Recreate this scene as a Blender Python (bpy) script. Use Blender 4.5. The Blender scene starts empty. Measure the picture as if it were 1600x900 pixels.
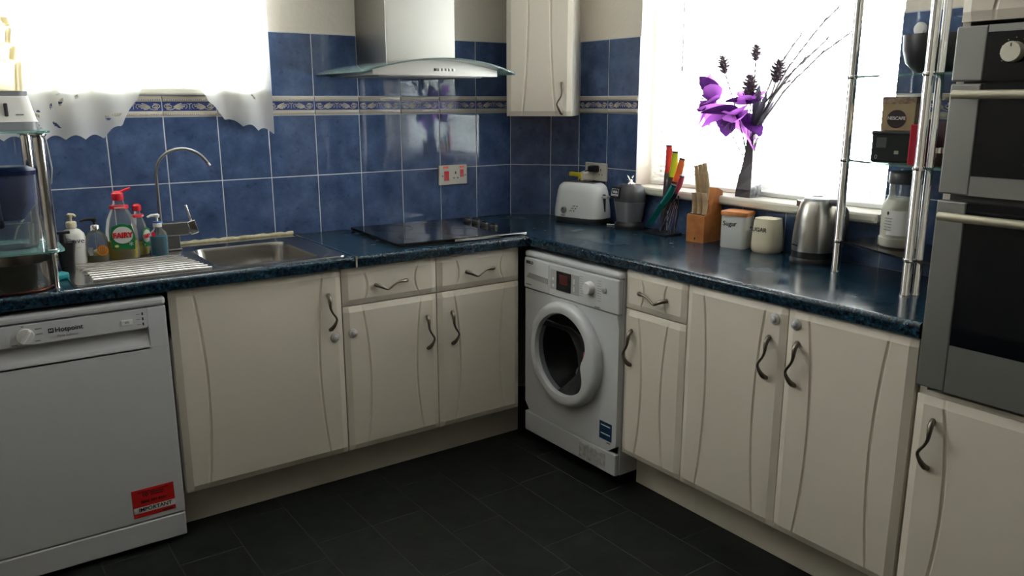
import bpy, bmesh, math, random
from mathutils import Matrix, Vector
random.seed(7)
PI = math.pi
SC = bpy.context.scene
COL = SC.collection

# ------------------------------------------------------------------ camera
cam_d = bpy.data.cameras.new('camera')
cam = bpy.data.objects.new('camera', cam_d); COL.objects.link(cam)
cam_d.sensor_width = 36.0
cam_d.lens = 36.0 * 1265.75 / 1600.0
cam_d.clip_start = 0.02
yaw, pitch, roll = 0.6151, -0.2272, -0.0016
fw = Vector((math.sin(yaw)*math.cos(pitch), math.cos(yaw)*math.cos(pitch), math.sin(pitch)))
rt = Vector((math.cos(yaw), -math.sin(yaw), 0)); up = rt.cross(fw)
r2 = rt*math.cos(roll) + up*math.sin(roll); u2 = -rt*math.sin(roll) + up*math.cos(roll)
m = Matrix((r2, u2, -fw)).transposed().to_4x4(); m.translation = (-2.5586, -3.3028, 1.463)
cam.matrix_world = m
SC.camera = cam

# ------------------------------------------------------------------ world, exposure
w = bpy.data.worlds.new('overcast_sky'); SC.world = w; w.use_nodes = True
nt = w.node_tree; bg = nt.nodes['Background']
bg.inputs['Color'].default_value = (1.0, .975, .95, 1); bg.inputs['Strength'].default_value = 42.0
SC.view_settings.view_transform = 'Standard'; SC.view_settings.look = 'None'
SC.view_settings.exposure = 0.15; SC.view_settings.gamma = 1.0
SC.view_settings.use_curve_mapping = False
SC.cycles.use_denoising = True
SC.cycles.max_bounces = 10; SC.cycles.diffuse_bounces = 6; SC.cycles.transparent_max_bounces = 24
SC.cycles.transmission_bounces = 8; SC.cycles.glossy_bounces = 5
SC.cycles.sample_clamp_indirect = 8.0
SC.cycles.caustics_reflective = False; SC.cycles.caustics_refractive = False
def portal(name, loc, rot, sx, sy):
    l = bpy.data.lights.new(name, 'AREA'); l.shape = 'RECTANGLE'; l.size = sx; l.size_y = sy
    l.cycles.is_portal = True
    o = bpy.data.objects.new(name, l); COL.objects.link(o); o.location = loc; o.rotation_euler = rot
portal('window_daylight_portal', (-2.11, 0.26, 1.90), (-PI/2, 0, 0), 1.34, 0.80)
portal('window_daylight_portal', (0.26, -1.235, 1.69), (0, PI/2, 0), 1.21, 1.18)

# ------------------------------------------------------------------ materials
def C(h, k=1.0):
    h = h.lstrip('#'); v = [int(h[i:i+2], 16)/255 for i in (0, 2, 4)]
    return tuple(k*((c/12.92) if c <= .04045 else ((c+.055)/1.055)**2.4) for c in v)
MATS = {}
def mat(name, col, rough=.5, metal=0., spec=.5, noise=None, bump=None, trans=0., ior=1.45, alpha=1., coat=0., aniso=0.):
    """noise=(scale, amount, second colour); bump=(scale, strength, distance)"""
    if name in MATS: return MATS[name]
    m = bpy.data.materials.new(name); m.use_nodes = True; MATS[name] = m
    t = m.node_tree; p = t.nodes['Principled BSDF']
    col = C(col) if isinstance(col, str) else col
    p.inputs['Base Color'].default_value = (*col, 1)
    p.inputs['Roughness'].default_value = rough; p.inputs['Metallic'].default_value = metal
    p.inputs['Specular IOR Level'].default_value = spec; p.inputs['IOR'].default_value = ior
    p.inputs['Transmission Weight'].default_value = trans; p.inputs['Alpha'].default_value = alpha
    p.inputs['Coat Weight'].default_value = coat; p.inputs['Anisotropic'].default_value = aniso
    tc = t.nodes.new('ShaderNodeTexCoord')
    if noise:
        n = t.nodes.new('ShaderNodeTexNoise'); n.inputs['Scale'].default_value = noise[0]; n.inputs['Detail'].default_value = 5
        t.links.new(tc.outputs['Object'], n.inputs['Vector'])
        r = t.nodes.new('ShaderNodeMapRange'); r.inputs[1].default_value = .35; r.inputs[2].default_value = .68
        t.links.new(n.outputs['Fac'], r.inputs[0])
        mu = t.nodes.new('ShaderNodeMath'); mu.operation = 'MULTIPLY'; mu.inputs[1].default_value = noise[1]
        t.links.new(r.outputs[0], mu.inputs[0])
        mx = t.nodes.new('ShaderNodeMix'); mx.data_type = 'RGBA'
        mx.inputs[6].default_value = (*col, 1)
        c2 = C(noise[2]) if isinstance(noise[2], str) else noise[2]
        mx.inputs[7].default_value = (*c2, 1)
        t.links.new(mu.outputs[0], mx.inputs[0]); t.links.new(mx.outputs[2], p.inputs['Base Color'])
    if bump:
        n2 = t.nodes.new('ShaderNodeTexNoise'); n2.inputs['Scale'].default_value = bump[0]; n2.inputs['Detail'].default_value = 4
        t.links.new(tc.outputs['Object'], n2.inputs['Vector'])
        b = t.nodes.new('ShaderNodeBump'); b.inputs['Strength'].default_value = bump[1]; b.inputs['Distance'].default_value = bump[2]
        t.links.new(n2.outputs['Fac'], b.inputs['Height']); t.links.new(b.outputs[0], p.inputs['Normal'])
    return m

def tile_mat():
    m = mat('blue_glazed_tile', '#33466e', .035, spec=.55)
    t = m.node_tree; p = t.nodes['Principled BSDF']; g = t.nodes.new('ShaderNodeNewGeometry'); oi = t.nodes.new('ShaderNodeObjectInfo')
    ad = t.nodes.new('ShaderNodeVectorMath'); ad.operation = 'ADD'; t.links.new(g.outputs['Position'], ad.inputs[0])
    cm = t.nodes.new('ShaderNodeCombineXYZ'); t.links.new(oi.outputs['Random'], cm.inputs[0]); t.links.new(oi.outputs['Random'], cm.inputs[2])
    sc = t.nodes.new('ShaderNodeVectorMath'); sc.operation = 'SCALE'; sc.inputs['Scale'].default_value = 40
    t.links.new(cm.outputs[0], sc.inputs[0]); t.links.new(sc.outputs[0], ad.inputs[1])
    n1 = t.nodes.new('ShaderNodeTexNoise'); n1.inputs['Scale'].default_value = 9; n1.inputs['Detail'].default_value = 6; n1.inputs['Roughness'].default_value = .62
    t.links.new(ad.outputs[0], n1.inputs['Vector'])
    cr = t.nodes.new('ShaderNodeValToRGB'); e = cr.color_ramp.elements
    e[0].position = .28; e[0].color = (*C('#2e3d5c'), 1); e[1].position = .72; e[1].color = (*C('#586b8f'), 1)
    k = e.new(.5); k.color = (*C('#425476'), 1)
    t.links.new(n1.outputs['Fac'], cr.inputs[0])
    n2 = t.nodes.new('ShaderNodeTexNoise'); n2.inputs['Scale'].default_value = 38; n2.inputs['Detail'].default_value = 3
    t.links.new(ad.outputs[0], n2.inputs['Vector'])
    mr = t.nodes.new('ShaderNodeMapRange'); mr.inputs[1].default_value = .6; mr.inputs[2].default_value = .72; mr.inputs[4].default_value = .45
    t.links.new(n2.outputs['Fac'], mr.inputs[0])
    mx = t.nodes.new('ShaderNodeMix'); mx.data_type = 'RGBA'; mx.inputs[7].default_value = (*C('#222c42'), 1)
    t.links.new(mr.outputs[0], mx.inputs[0]); t.links.new(cr.outputs[0], mx.inputs[6]); t.links.new(mx.outputs[2], p.inputs['Base Color'])
    b = t.nodes.new('ShaderNodeBump'); b.inputs['Strength'].default_value = .01; b.inputs['Distance'].default_value = .001
    n3 = t.nodes.new('ShaderNodeTexNoise'); n3.inputs['Scale'].default_value = 14; t.links.new(ad.outputs[0], n3.inputs['Vector'])
    t.links.new(n3.outputs['Fac'], b.inputs['Height']); t.links.new(b.outputs[0], p.inputs['Normal'])
    return m
def worktop_mat():
    m = mat('dark_granite_laminate', '#0a141c', .16, spec=.5)
    t = m.node_tree; p = t.nodes['Principled BSDF']; tc = t.nodes.new('ShaderNodeTexCoord')
    v = t.nodes.new('ShaderNodeTexNoise'); v.inputs['Scale'].default_value = 95; v.inputs['Detail'].default_value = 5; v.inputs['Roughness'].default_value = .65
    t.links.new(tc.outputs['Object'], v.inputs['Vector'])
    cr = t.nodes.new('ShaderNodeValToRGB'); e = cr.color_ramp.elements
    e[0].position = .40; e[0].color = (*C('#0b141f'), 1); e[1].position = .74; e[1].color = (*C('#3c6275'), 1)
    k = e.new(.55); k.color = (*C('#17303f'), 1)
    t.links.new(v.outputs['Fac'], cr.inputs[0]); t.links.new(cr.outputs[0], p.inputs['Base Color'])
    # fine scratches soften the gloss here and there
    n = t.nodes.new('ShaderNodeTexNoise'); n.inputs['Scale'].default_value = 6; n.inputs['Detail'].default_value = 6
    t.links.new(tc.outputs['Object'], n.inputs['Vector'])
    r = t.nodes.new('ShaderNodeMapRange'); r.inputs[1].default_value = .3; r.inputs[2].default_value = .7; r.inputs[3].default_value = .12; r.inputs[4].default_value = .3
    t.links.new(n.outputs['Fac'], r.inputs[0]); t.links.new(r.outputs[0], p.inputs['Roughness'])
    return m
def cloth_mat(name, col, transp, transl):
    m = bpy.data.materials.new(name); m.use_nodes = True; MATS[name] = m
    t = m.node_tree; t.nodes.clear()
    out = t.nodes.new('ShaderNodeOutputMaterial'); d = t.nodes.new('ShaderNodeBsdfDiffuse'); tl = t.nodes.new('ShaderNodeBsdfTranslucent'); tp = t.nodes.new('ShaderNodeBsdfTransparent')
    d.inputs[0].default_value = (*col, 1); tl.inputs[0].default_value = (*col, 1)
    a = t.nodes.new('ShaderNodeMixShader'); a.inputs[0].default_value = transl
    t.links.new(d.outputs[0], a.inputs[1]); t.links.new(tl.outputs[0], a.inputs[2])
    b = t.nodes.new('ShaderNodeMixShader'); b.inputs[0].default_value = transp
    t.links.new(a.outputs[0], b.inputs[1]); t.links.new(tp.outputs[0], b.inputs[2]); t.links.new(b.outputs[0], out.inputs[0])
    return m
def clear_mat(name, col, rough=.03, opacity=.25, tint=None):
    """thin clear plastic or pane: glossy film over see-through"""
    m = bpy.data.materials.new(name); m.use_nodes = True; MATS[name] = m
    t = m.node_tree; t.nodes.clear()
    out = t.nodes.new('ShaderNodeOutputMaterial'); tp = t.nodes.new('ShaderNodeBsdfTransparent'); p = t.nodes.new('ShaderNodeBsdfPrincipled')
    tp.inputs[0].default_value = (*(tint or [min(1, .55+.45*c/max(col)) for c in col]), 1)
    p.inputs['Base Color'].default_value = (*col, 1); p.inputs['Roughness'].default_value = rough
    fr = t.nodes.new('ShaderNodeFresnel'); fr.inputs[0].default_value = 1.45
    ad = t.nodes.new('ShaderNodeMath'); ad.operation = 'ADD'; ad.use_clamp = True; ad.inputs[1].default_value = opacity
    t.links.new(fr.outputs[0], ad.inputs[0])
    mx = t.nodes.new('ShaderNodeMixShader'); t.links.new(ad.outputs[0], mx.inputs[0])
    t.links.new(tp.outputs[0], mx.inputs[1]); t.links.new(p.outputs[0], mx.inputs[2]); t.links.new(mx.outputs[0], out.inputs[0])
    return m
TILE = tile_mat(); WORKTOP = worktop_mat()
PLASTER = mat('cream_plaster', (.76, .70, .61), .85, noise=(3, .5, (.69, .63, .55)), bump=(60, .35, .004))
CEIL = mat('white_ceiling_paint', (.88, .87, .84), .9)
GROUT = mat('pale_grout', '#c3c6cc', .8)
CREAM = mat('cream_vinyl_door', (.74, .675, .575), .38, spec=.4)
CARC = mat('cream_carcass', (.62, .58, .5), .5)
PLINTH = mat('cream_plinth', (.66, .61, .52), .5, noise=(7, .5, (.54, .50, .42)))
WHITE = mat('white_enamel', (.58, .59, .60), .28, spec=.5)
WHITEP = mat('white_plastic', (.72, .72, .70), .35)
OFFW = mat('ivory_plastic', (.72, .68, .57), .4)
STEEL = mat('brushed_stainless', (.30, .288, .27), .34, 1., bump=(300, .05, .001))
SINKM = mat('sink_stainless', (.42, .40, .375), .22, 1.)
CHROME = mat('chrome', (.78, .78, .78), .08, 1.)
PEWTER = mat('pewter_handle', (.22, .19, .16), .3, 1.)
BLACK = mat('black_plastic', (.012, .012, .014), .35)
DGREY = mat('dark_grey_plastic', (.05, .05, .055), .4)
MGREY = mat('mid_grey_plastic', (.22, .22, .24), .35)
BGLASS = mat('black_glass', (.005, .006, .008), .05, spec=.35)
RUBBER = mat('black_gap', (.004, .004, .004), .9)
SLATE = mat('dark_slate_tile', (.006, .0075, .0062), .5, spec=.25, noise=(9, .8, (.015, .017, .015)), bump=(25, .3, .004))
FGROUT = mat('floor_grout', (.045, .047, .043), .8, spec=.2)
LACE = cloth_mat('white_lace_net', (.88, .88, .87), .20, .50)
SLATM = cloth_mat('white_blind_slat', (.88, .88, .88), .08, .5)
PANE = clear_mat('window_pane', (.9, .95, .95), .01, .0)
GLASS = clear_mat('hood_glass', (.32, .42, .42), .03, .16)
GSHELF = clear_mat('shelf_glass', (.25, .42, .40), .04, .22)
CLEARP = clear_mat('clear_plastic', (.60, .62, .61), .06, .09)
STEAM = clear_mat('clear_cream_plastic', (.80, .74, .52), .1, .34)
UPVC = mat('white_upvc', (.8, .8, .8), .35)
SILL = mat('cream_sill_paint', (.74, .72, .62), .35)
BEECH = mat('beech_wood', '#b4763f', .45, noise=(22, .8, '#96592a'))
PALEW = mat('pale_wood_handle', '#c0aa88', .5, noise=(30, .7, '#9a8464'))
RED = mat('red_plastic', '#c01f2e', .35)
TEAL = mat('teal_plastic', '#0d8a92', .35)
INK = mat('black_ink', (.015, .015, .018), .6)
SILK = mat('silicone_seal', '#cfc8a8', .6, noise=(40, .8, '#a89d7a'))

# ------------------------------------------------------------------ mesh helpers
class MB:
    def __init__(s): s.v = []; s.f = []; s.mi = []; s.sm = []
    def add(s, vs, fs, mi=0, smooth=False):
        o = len(s.v); s.v += [tuple(v) for v in vs]
        for f in fs: s.f.append(tuple(i+o for i in f)); s.mi.append(mi); s.sm.append(smooth)
        return s
    def box(s, x0, x1, y0, y1, z0, z1, b=0., mi=0):
        if x0 > x1: x0, x1 = x1, x0
        if y0 > y1: y0, y1 = y1, y0
        if z0 > z1: z0, z1 = z1, z0
        bm = bmesh.new(); bmesh.ops.create_cube(bm, size=1)
        for v in bm.verts: v.co = Vector(((x0+x1)/2+v.co.x*(x1-x0), (y0+y1)/2+v.co.y*(y1-y0), (z0+z1)/2+v.co.z*(z1-z0)))
        if b > 0: bmesh.ops.bevel(bm, geom=bm.edges[:], offset=min(b, .49*min(x1-x0, y1-y0, z1-z0)), segments=2, affect='EDGES', profile=.5)
        bm.verts.index_update(); s.add([v.co for v in bm.verts], [[v.index for v in f.verts] for f in bm.faces], mi, False); bm.free()
        return s
    def rings(s, rs, cap0=True, cap1=True, mi=0, smooth=True, closed=True):
        n = len(rs[0]); vs = [p for r in rs for p in r]; fs = []
        for i in range(len(rs)-1):
            for j in range(n if closed else n-1):
                k = (j+1) % n; fs.append((i*n+j, i*n+k, (i+1)*n+k, (i+1)*n+j))
        o = len(s.v); s.add(vs, fs, mi, smooth)
        if cap0: s.f.append(tuple(o+j for j in reversed(range(n)))); s.mi.append(mi); s.sm.append(False)
        if cap1: s.f.append(tuple(o+(len(rs)-1)*n+j for j in range(n))); s.mi.append(mi); s.sm.append(False)
        return s
    def lathe(s, prof, cx=0, cy=0, n=28, sx=1, sy=1, mi=0, cap0=True, cap1=True):
        return s.rings([[(cx+sx*r*math.cos(2*PI*j/n), cy+sy*r*math.sin(2*PI*j/n), z) for j in range(n)] for r, z in prof], cap0, cap1, mi)
    def loft(s, secs, mi=0, cap0=True, cap1=True, n=6):
        """secs: (cx, cy, w, d, r, z) rounded rectangles"""
        return s.rings([rrect(*q[:5], q[5], n) for q in secs], cap0, cap1, mi)
    def tube(s, pts, r, n=10, mi=0, cap=True):
        pts = [Vector(p) for p in pts]; rs = r if isinstance(r, (list, tuple)) else [r]*len(pts)
        t0 = (pts[1]-pts[0]).normalized(); a = Vector((0, 0, 1)) if abs(t0.z) < .9 else Vector((1, 0, 0))
        u = t0.cross(a).normalized(); rings = []
        for i, p in enumerate(pts):
            t = (pts[min(i+1, len(pts)-1)]-pts[max(i-1, 0)]).normalized()
            u = (u - t*u.dot(t)).normalized(); v = t.cross(u)
            rings.append([p + (u*math.cos(2*PI*j/n)+v*math.sin(2*PI*j/n))*rs[i] for j in range(n)])
        return s.rings(rings, cap, cap, mi)
    def prism(s, poly, axis, a, b, mi=0, smooth=False):
        """poly in the two other axes (xy->z, xz->y, yz->x) extruded from a to b"""
        def P(p, h): return {'z': (p[0], p[1], h), 'y': (p[0], h, p[1]), 'x': (h, p[0], p[1])}[axis]
        n = len(poly); vs = [P(p, a) for p in poly]+[P(p, b) for p in poly]
        fs = [(j, (j+1) % n, n+(j+1) % n, n+j) for j in range(n)]
        o = len(s.v); s.add(vs, fs, mi, smooth)
        s.f += [tuple(o+j for j in reversed(range(n))), tuple(o+n+j for j in range(n))]; s.mi += [mi, mi]; s.sm += [False, False]
        return s
    def xf(s, M):
        s.v = [tuple(M @ Vector(v)) for v in s.v]; return s
    def mesh(s, name, mats):
        me = bpy.data.meshes.new(name); me.from_pydata(s.v, [], s.f)
        for mm in (mats if isinstance(mats, (list, tuple)) else [mats]): me.materials.append(mm)
        for p, mi, sm in zip(me.polygons, s.mi, s.sm): p.material_index = mi; p.use_smooth = sm
        bm = bmesh.new(); bm.from_mesh(me); bmesh.ops.recalc_face_normals(bm, faces=bm.faces[:]); bm.to_mesh(me); bm.free()
        me.update()
        if any(s.sm): me.set_sharp_from_angle(angle=math.radians(38))
        return me
    def build(s, name, mats, parent=None, loc=None, rot=None):
        return obj(name, s.mesh(name, mats), parent, loc, rot)
def rrect(cx, cy, w, d, r, z, n=6):
    r = min(r, .499*w, .499*d); pts = []
    for k, (sx, sy) in enumerate(((1, 1), (-1, 1), (-1, -1), (1, -1))):
        for i in range(n):
            a = (k + i/(n-1))*PI/2
            pts.append((cx+sx*(w/2-r)+r*math.cos(a), cy+sy*(d/2-r)+r*math.sin(a), z))
    return pts
def obj(name, me, parent=None, loc=None, rot=None):
    o = bpy.data.objects.new(name, me); COL.objects.link(o)
    if parent: o.parent = parent
    if loc: o.location = loc
    if rot: o.rotation_euler = rot
    return o
def tag(o, label, cat, group=None):
    o['label'] = label; o['category'] = cat
    if group: o['group'] = group
    return o
def thing(name, label, cat, loc=(0, 0, 0), rz=0, group=None):
    o = bpy.data.objects.new(name, None); COL.objects.link(o); o.empty_display_size = .05
    o.location = loc; o.rotation_euler = (0, 0, rz); return tag(o, label, cat, group)
def struct(o): o['kind'] = 'structure'; return o
def text(s, size, mt, parent, loc, right=(1, 0, 0), upv=(0, 0, 1), name='lettering', depth=.0006, sx=1., align='CENTER', bold=0.):
    if s.startswith('~'):      # illegible small print
        wd = size*float(s[1:])*sx; R = Vector(right); U = Vector(upv); N = R.cross(U)
        M = Matrix((R, U, N)).transposed().to_4x4()
        return MB().box(-wd/2, wd/2, -size*.2, size*.2, 0, depth).xf(M).build('print_line', mt, parent, loc)
    cu = bpy.data.curves.new(name, 'FONT'); cu.body = s; cu.size = size; cu.extrude = depth; cu.align_x = align; cu.align_y = 'CENTER'; cu.resolution_u = 3; cu.offset = bold
    tmp = bpy.data.objects.new('tmp_text', cu); COL.objects.link(tmp)
    dg = bpy.context.evaluated_depsgraph_get(); me = bpy.data.meshes.new_from_object(tmp.evaluated_get(dg))
    bpy.data.objects.remove(tmp); bpy.data.curves.remove(cu)
    R = Vector(right); U = Vector(upv); N = R.cross(U)
    M = Matrix((R, U, N)).transposed().to_4x4() @ Matrix.Diagonal((sx, 1, 1, 1)); me.transform(M)
    me.materials.clear(); me.materials.append(mt); me.name = name
    return obj(name, me, parent, loc)

# frames: wall A (back) looks to -y; wall B (right) looks to -x: rz = -90 deg turns the A frame into the B frame
RB = -PI/2
TOP = .912          # worktop height
FA, FB = .5855, .560  # door fronts

# ------------------------------------------------------------------ structure
LX, FY, H = -3.9, -6.5, 2.42
fl = struct(MB().box(LX-.1, .1, FY-.1, .1, -.10, -.0008).build('floor', FGROUT))
tw, tl = .205, .41
offs = [.0, .205, .055, .27, .13, .31]
tm = {}
for i in range(19):
    x1 = -.03-.002-i*tw + .0; x0 = x1-tw+.003
    # joints measured in the photo: columns end at x = -1.46, -1.255, -1.05 ...
    sh = (-.895 + offs[(i*5+1) % 6]) if i > 6 else {2: -1.592, 3: -1.34, 4: -.948, 5: -1.095, 6: -.895}.get(i, -.7)
    y = sh % tl - tl
    y1 = y
    cuts = [0.0]
    while y1 > FY: cuts.append(y1); y1 -= tl
    cuts.append(FY)
    for a, b in zip(cuts[:-1], cuts[1:]):
        if a-b < .01: continue
        key = round(a-b, 3)
        if key not in tm:
            tm[key] = MB().box(0, tw-.003, -(a-b)+.003, 0, -.006, 0, .001).mesh('slate_tile', SLATE)
        obj('slate_tile', tm[key], fl, (x0, a, 0))
ce = struct(MB().box(LX-.1, .35, FY-.1, .35, H, H+.1).build('ceiling', CEIL))
# back wall with the window opening x -2.78..-1.44, z 1.485..2.14
WA = (-2.78, -1.44, 1.485, 2.30); WB = (-1.825, -.645, 1.06, 2.30)
wa = struct(MB().box(LX-.1, WA[0], .006, .3, 0, H).box(WA[1], .3, .006, .3, 0, H).box(WA[0], WA[1], .006, .3, 0, WA[2]).box(WA[0], WA[1], .006, .3, WA[3], H).build('wall_back', PLASTER))
wb = struct(MB().box(.006, .3, FY-.1, WB[0], 0, H).box(.006, .3, WB[1], .006, 0, H).box(.006, .3, WB[0], WB[1], 0, WB[2]).box(.006, .3, WB[0], WB[1], WB[3], H).build('wall_right', PLASTER))
ROOMP = mat('low_bounce_brown_paint', (.36, .32, .27), .85, bump=(60, .3, .004))  # unseen walls, set far back and darkened to weaken the bounce light
struct(MB().box(LX-.1, LX, FY-.1, .006, 0, H).build('wall_left', ROOMP))
struct(MB().box(LX, .006, FY-.1, FY, 0, H).build('wall_front', ROOMP))
A_, B_ = .2325, .2455
wc = struct(MB().prism([(-A_+.002, .006), (-A_+.009, 0), (0, -B_+.009), (.006, -B_+.002), (.006, .006)], 'z', 0, H).build('wall_corner', PLASTER))

# tiles ------------------------------------------------------------
Z0, ZJ, ZB, ZT, ZU = .912, 1.158, 1.408, 1.484, 1.734
G = .0034
BORDERC = mat('ivory_border_glaze', '#b9b2a6', .2); BORDERB = mat('blue_border_glaze', '#3f4f86', .15, noise=(60, .8, '#2c3868'))
def scroll():
    out = []
    for sx in (1, -1):
        def P(u, v): return (.5+sx*(u-.5), v)
        sp = []
        for i in range(20):
            a = i/19*2.3*2*PI*.75; r = .105*(1-i/24)
            sp.append(P(.11+r*math.cos(a+1.2)*.85, .5+r*math.sin(a+1.2)*2.6))
        out.append((sp, .0019))
        for k, (dx, dy) in enumerate(((.13, .30), (.17, .16), (.19, -.02), (.15, -.2), (.10, -.32))):
            out.append(([P(.20, .42), P(.21+dx*.5, .45+dy*.75), P(.22+dx, .5+dy)], .0021))
        out.append(([P(.07, .2), P(.14, .13), P(.23, .3), P(.27, .5)], .0017))
        out.append(([P(.42, .25), P(.455, .45), P(.44, .68), P(.40, .72), P(.405, .55)], .0015))
    out.append(([(.5, .2), (.5, .5), (.5, .78)], .0016)); out.append(([(.46, .82), (.5, .7), (.54, .82)], .0015))
    return out
SCR = scroll()
def border_mesh(wd):
    h = ZT-ZB-G
    mb = MB().box(G/2, wd-G/2, 0, .008, 0, h, 0, 1)
    for z in (0, h-.019):
        mb.box(G/2, wd-G/2, -.004, .004, z, z+.019, .0025, 0)
        nb = max(2, int(wd/.0077))
        for i in range(nb):
            x = G/2+(i+.5)*(wd-G)/nb
            mb.lathe([(.0005, -.0032), (.003, -.0015), (.003, .0015), (.0005, .0032)], 0, 0, 6, mi=0)
            for q in range(24): 
                vx, vy, vz = mb.v[-24+q]; mb.v[-24+q] = (x+vx*.9+vz*.35, -.0038+vy*.8, z+.0065+vz*1.2)
    for pts, r in SCR:
        q = [(G/2+u*(wd-G), -.0004, .019+v*(h-.038)) for u, v in pts]
        mb.tube(q, r, 5)
    return mb.mesh('border_tile', [BORDERC, BORDERB])
_tm = {}
def tile(parent, org, dirv, u0, u1, z0, z1, kind='wall_tile'):
    """org: start of the wall run, dirv: unit direction to the viewer's right; front lies on the run's line"""
    wd = round(u1-u0, 4); h = round(z1-z0, 4); key = (kind, wd, h)
    if key not in _tm:
        _tm[key] = border_mesh(wd) if kind == 'border_tile' else MB().box(G/2, wd-G/2, 0, .008, 0, h-G, .0012).mesh('wall_tile', TILE)
    ang = math.atan2(dirv[1], dirv[0])
    o = obj(kind, _tm[key], parent, (org[0]+dirv[0]*u0, org[1]+dirv[1]*u0, z0), (0, 0, ang))
    return o
def grout(name_parent, org, dirv, u0, u1, z0, z1):
    ang = math.atan2(dirv[1], dirv[0])
    MB().box(0, u1-u0, .0008, .0075, 0, z1-z0).build('grout', GROUT, name_parent, (org[0]+dirv[0]*u0, org[1]+dirv[1]*u0, z0), (0, 0, ang))
oA = (-A_, 0); dA = (1, 0)
for k in range(14):
    u1 = -.2*k; u0 = u1-.2
    tile(wa, oA, dA, u0, u1, Z0, ZJ); tile(wa, oA, dA, u0, u1, ZJ, ZB); tile(wa, oA, dA, u0, u1, ZB, ZT, 'border_tile')
    if u0-A_ > -1.44: tile(wa, oA, dA, u0, u1, ZT, ZU)
tile(wa, oA, dA, -1.2075, -1.2, ZT, ZU)
grout(wa, oA, dA, -2.8, 0, Z0, ZT); grout(wa, oA, dA, -1.2075, 0, ZT, ZU)
DL = math.hypot(A_, B_); dD = (A_/DL, -B_/DL)
for u0, u1 in ((0, .2), (.2, DL)):
    for z0, z1, kd in ((Z0, ZJ, 'wall_tile'), (ZJ, ZB, 'wall_tile'), (ZB, ZT, 'border_tile'), (ZT, ZU, 'wall_tile')):
        tile(wc, oA, dD, u0, u1, z0, z1, kd)
grout(wc, oA, dD, 0, DL, Z0, ZU)
oB = (0, -B_); dB = (0, -1)
for u0, u1 in ((0, .2), (.2, .3995)):
    for z0, z1, kd in ((Z0, ZJ, 'wall_tile'), (ZJ, ZB, 'wall_tile'), (ZB, ZT, 'border_tile'), (ZT, ZU, 'wall_tile')):
        tile(wb, oB, dB, u0, u1, z0, z1, kd)
grout(wb, oB, dB, 0, .3995, Z0, ZU)
for k in range(2, 8):
    tile(wb, oB, dB, .2*k if k > 2 else .3995, min(.2*k+.2, 1.5795), Z0, 1.058)
grout(wb, oB, dB, .3995, 1.5795, Z0, 1.058)
for u0, u1 in ((1.5795, 1.78), (1.78, 1.98), (1.98, 2.035)):
    for z0, z1, kd in ((Z0, ZJ, 'wall_tile'), (ZJ, ZB, 'wall_tile'), (ZB, ZT, 'border_tile'), (ZT, ZU, 'wall_tile')):
        tile(wb, oB, dB, u0, u1, z0, z1, kd)
grout(wb, oB, dB, 1.5795, 2.035, Z0, ZU)

# windows -----------------------------------------------------------
def window(name, x0, x1, z0, z1, loc, rz, mull):
    r = bpy.data.objects.new(name, None); COL.objects.link(r); r.location = loc; r.rotation_euler = (0, 0, rz); r['kind'] = 'structure'
    f = MB(); y0, y1 = .15, .21; t = .06
    f.box(x0, x1, y0, y1, z0, z0+t, .006).box(x0, x1, y0, y1, z1-t, z1, .006).box(x0, x0+t, y0, y1, z0+t, z1-t, .006).box(x1-t, x1, y0, y1, z0+t, z1-t, .006)
    for q in mull: f.box(q-t/2, q+t/2, y0, y1, z0+t, z1-t, .006)
    f.build('window_frame', UPVC, r)
    xs = [x0+t]+sorted(mull)+[x1-t]
    for a, b in zip(xs[:-1], xs[1:]): MB().box(a, b, .178, .182, z0+t, z1-t).build('window_pane', PANE, r)
    return r
win1 = window('window_1', WA[0], WA[1], WA[2]+.03, WA[3], (0, 0, 0), 0, [-2.33, -1.88])
MB().box(WA[0]-.0, WA[1]+.0, -.022, .16, WA[2]+.0005, WA[2]+.030, .008).build('window_sill', SILL, win1)
win2 = window('window_2', .645, 1.825, 1.095, WB[3], (0, 0, 0), RB, [1.24])
MB().box(.645, 1.825, -.03, .16, 1.0605, 1.095, .010).build('window_sill', SILL, win2)

# ------------------------------------------------------------------ worktop
wt = thing('worktop', 'dark blue green speckled laminate worktop running round the corner', 'worktop')
def nose(front, t0, t1):
    pts = []
    for i in range(7):
        a = i/6*PI/2; pts.append((front+.014-.014*math.sin(a), TOP-.014+.014*math.cos(a)))
    pts = pts+[(front+.004, .872), (front+.012, .868)]
    return pts
FWA, FWB = -.614, -.574
s = MB()
BX0, BX1, BY0, BY1 = -1.815, -1.445, -.535, -.125     # hole for the bowl
pa = nose(FWA, 0, 0)
prof = [(-.58, TOP)]+pa+[(-.58, .868)]
s.prism(prof, 'x', -2.95, FWB+.002, smooth=False)
s.box(-2.95, BX0, -.58, -.0005, .868, TOP).box(BX0, BX1, -.58, BY0, .868, TOP).box(BX0, BX1, BY1, -.0005, .868, TOP)
s.prism([(BX1, -.58), (FWB+.04, -.58), (-.0005, -.58), (-.0005, -B_-.0008), (-A_-.0008, -.0005), (BX1, -.0005)], 'z', .868, TOP)
q = nose(FWB, 0, 0)
s.prism([(-.54, TOP)]+q+[(-.54, .868)], 'y', -2.283, -.58)
s.box(-.54, -.0005, -2.283, -.58, .868, TOP)
s.build('worktop_slab', WORKTOP, wt)
MB().box(-.0035, .0035, -.613, -.012, TOP, TOP+.0025, .001).box(-.0035, .0035, -.6165, -.612, .872, TOP+.0025).build('joint_strip', CHROME, wt, (-1.352, 0, 0))
MB().tube([(-.60, -.622, .905), (-.578, -.612, .906), (-.572, -.585, .905)], .004, 8).build('corner_trim', CHROME, wt)

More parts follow.
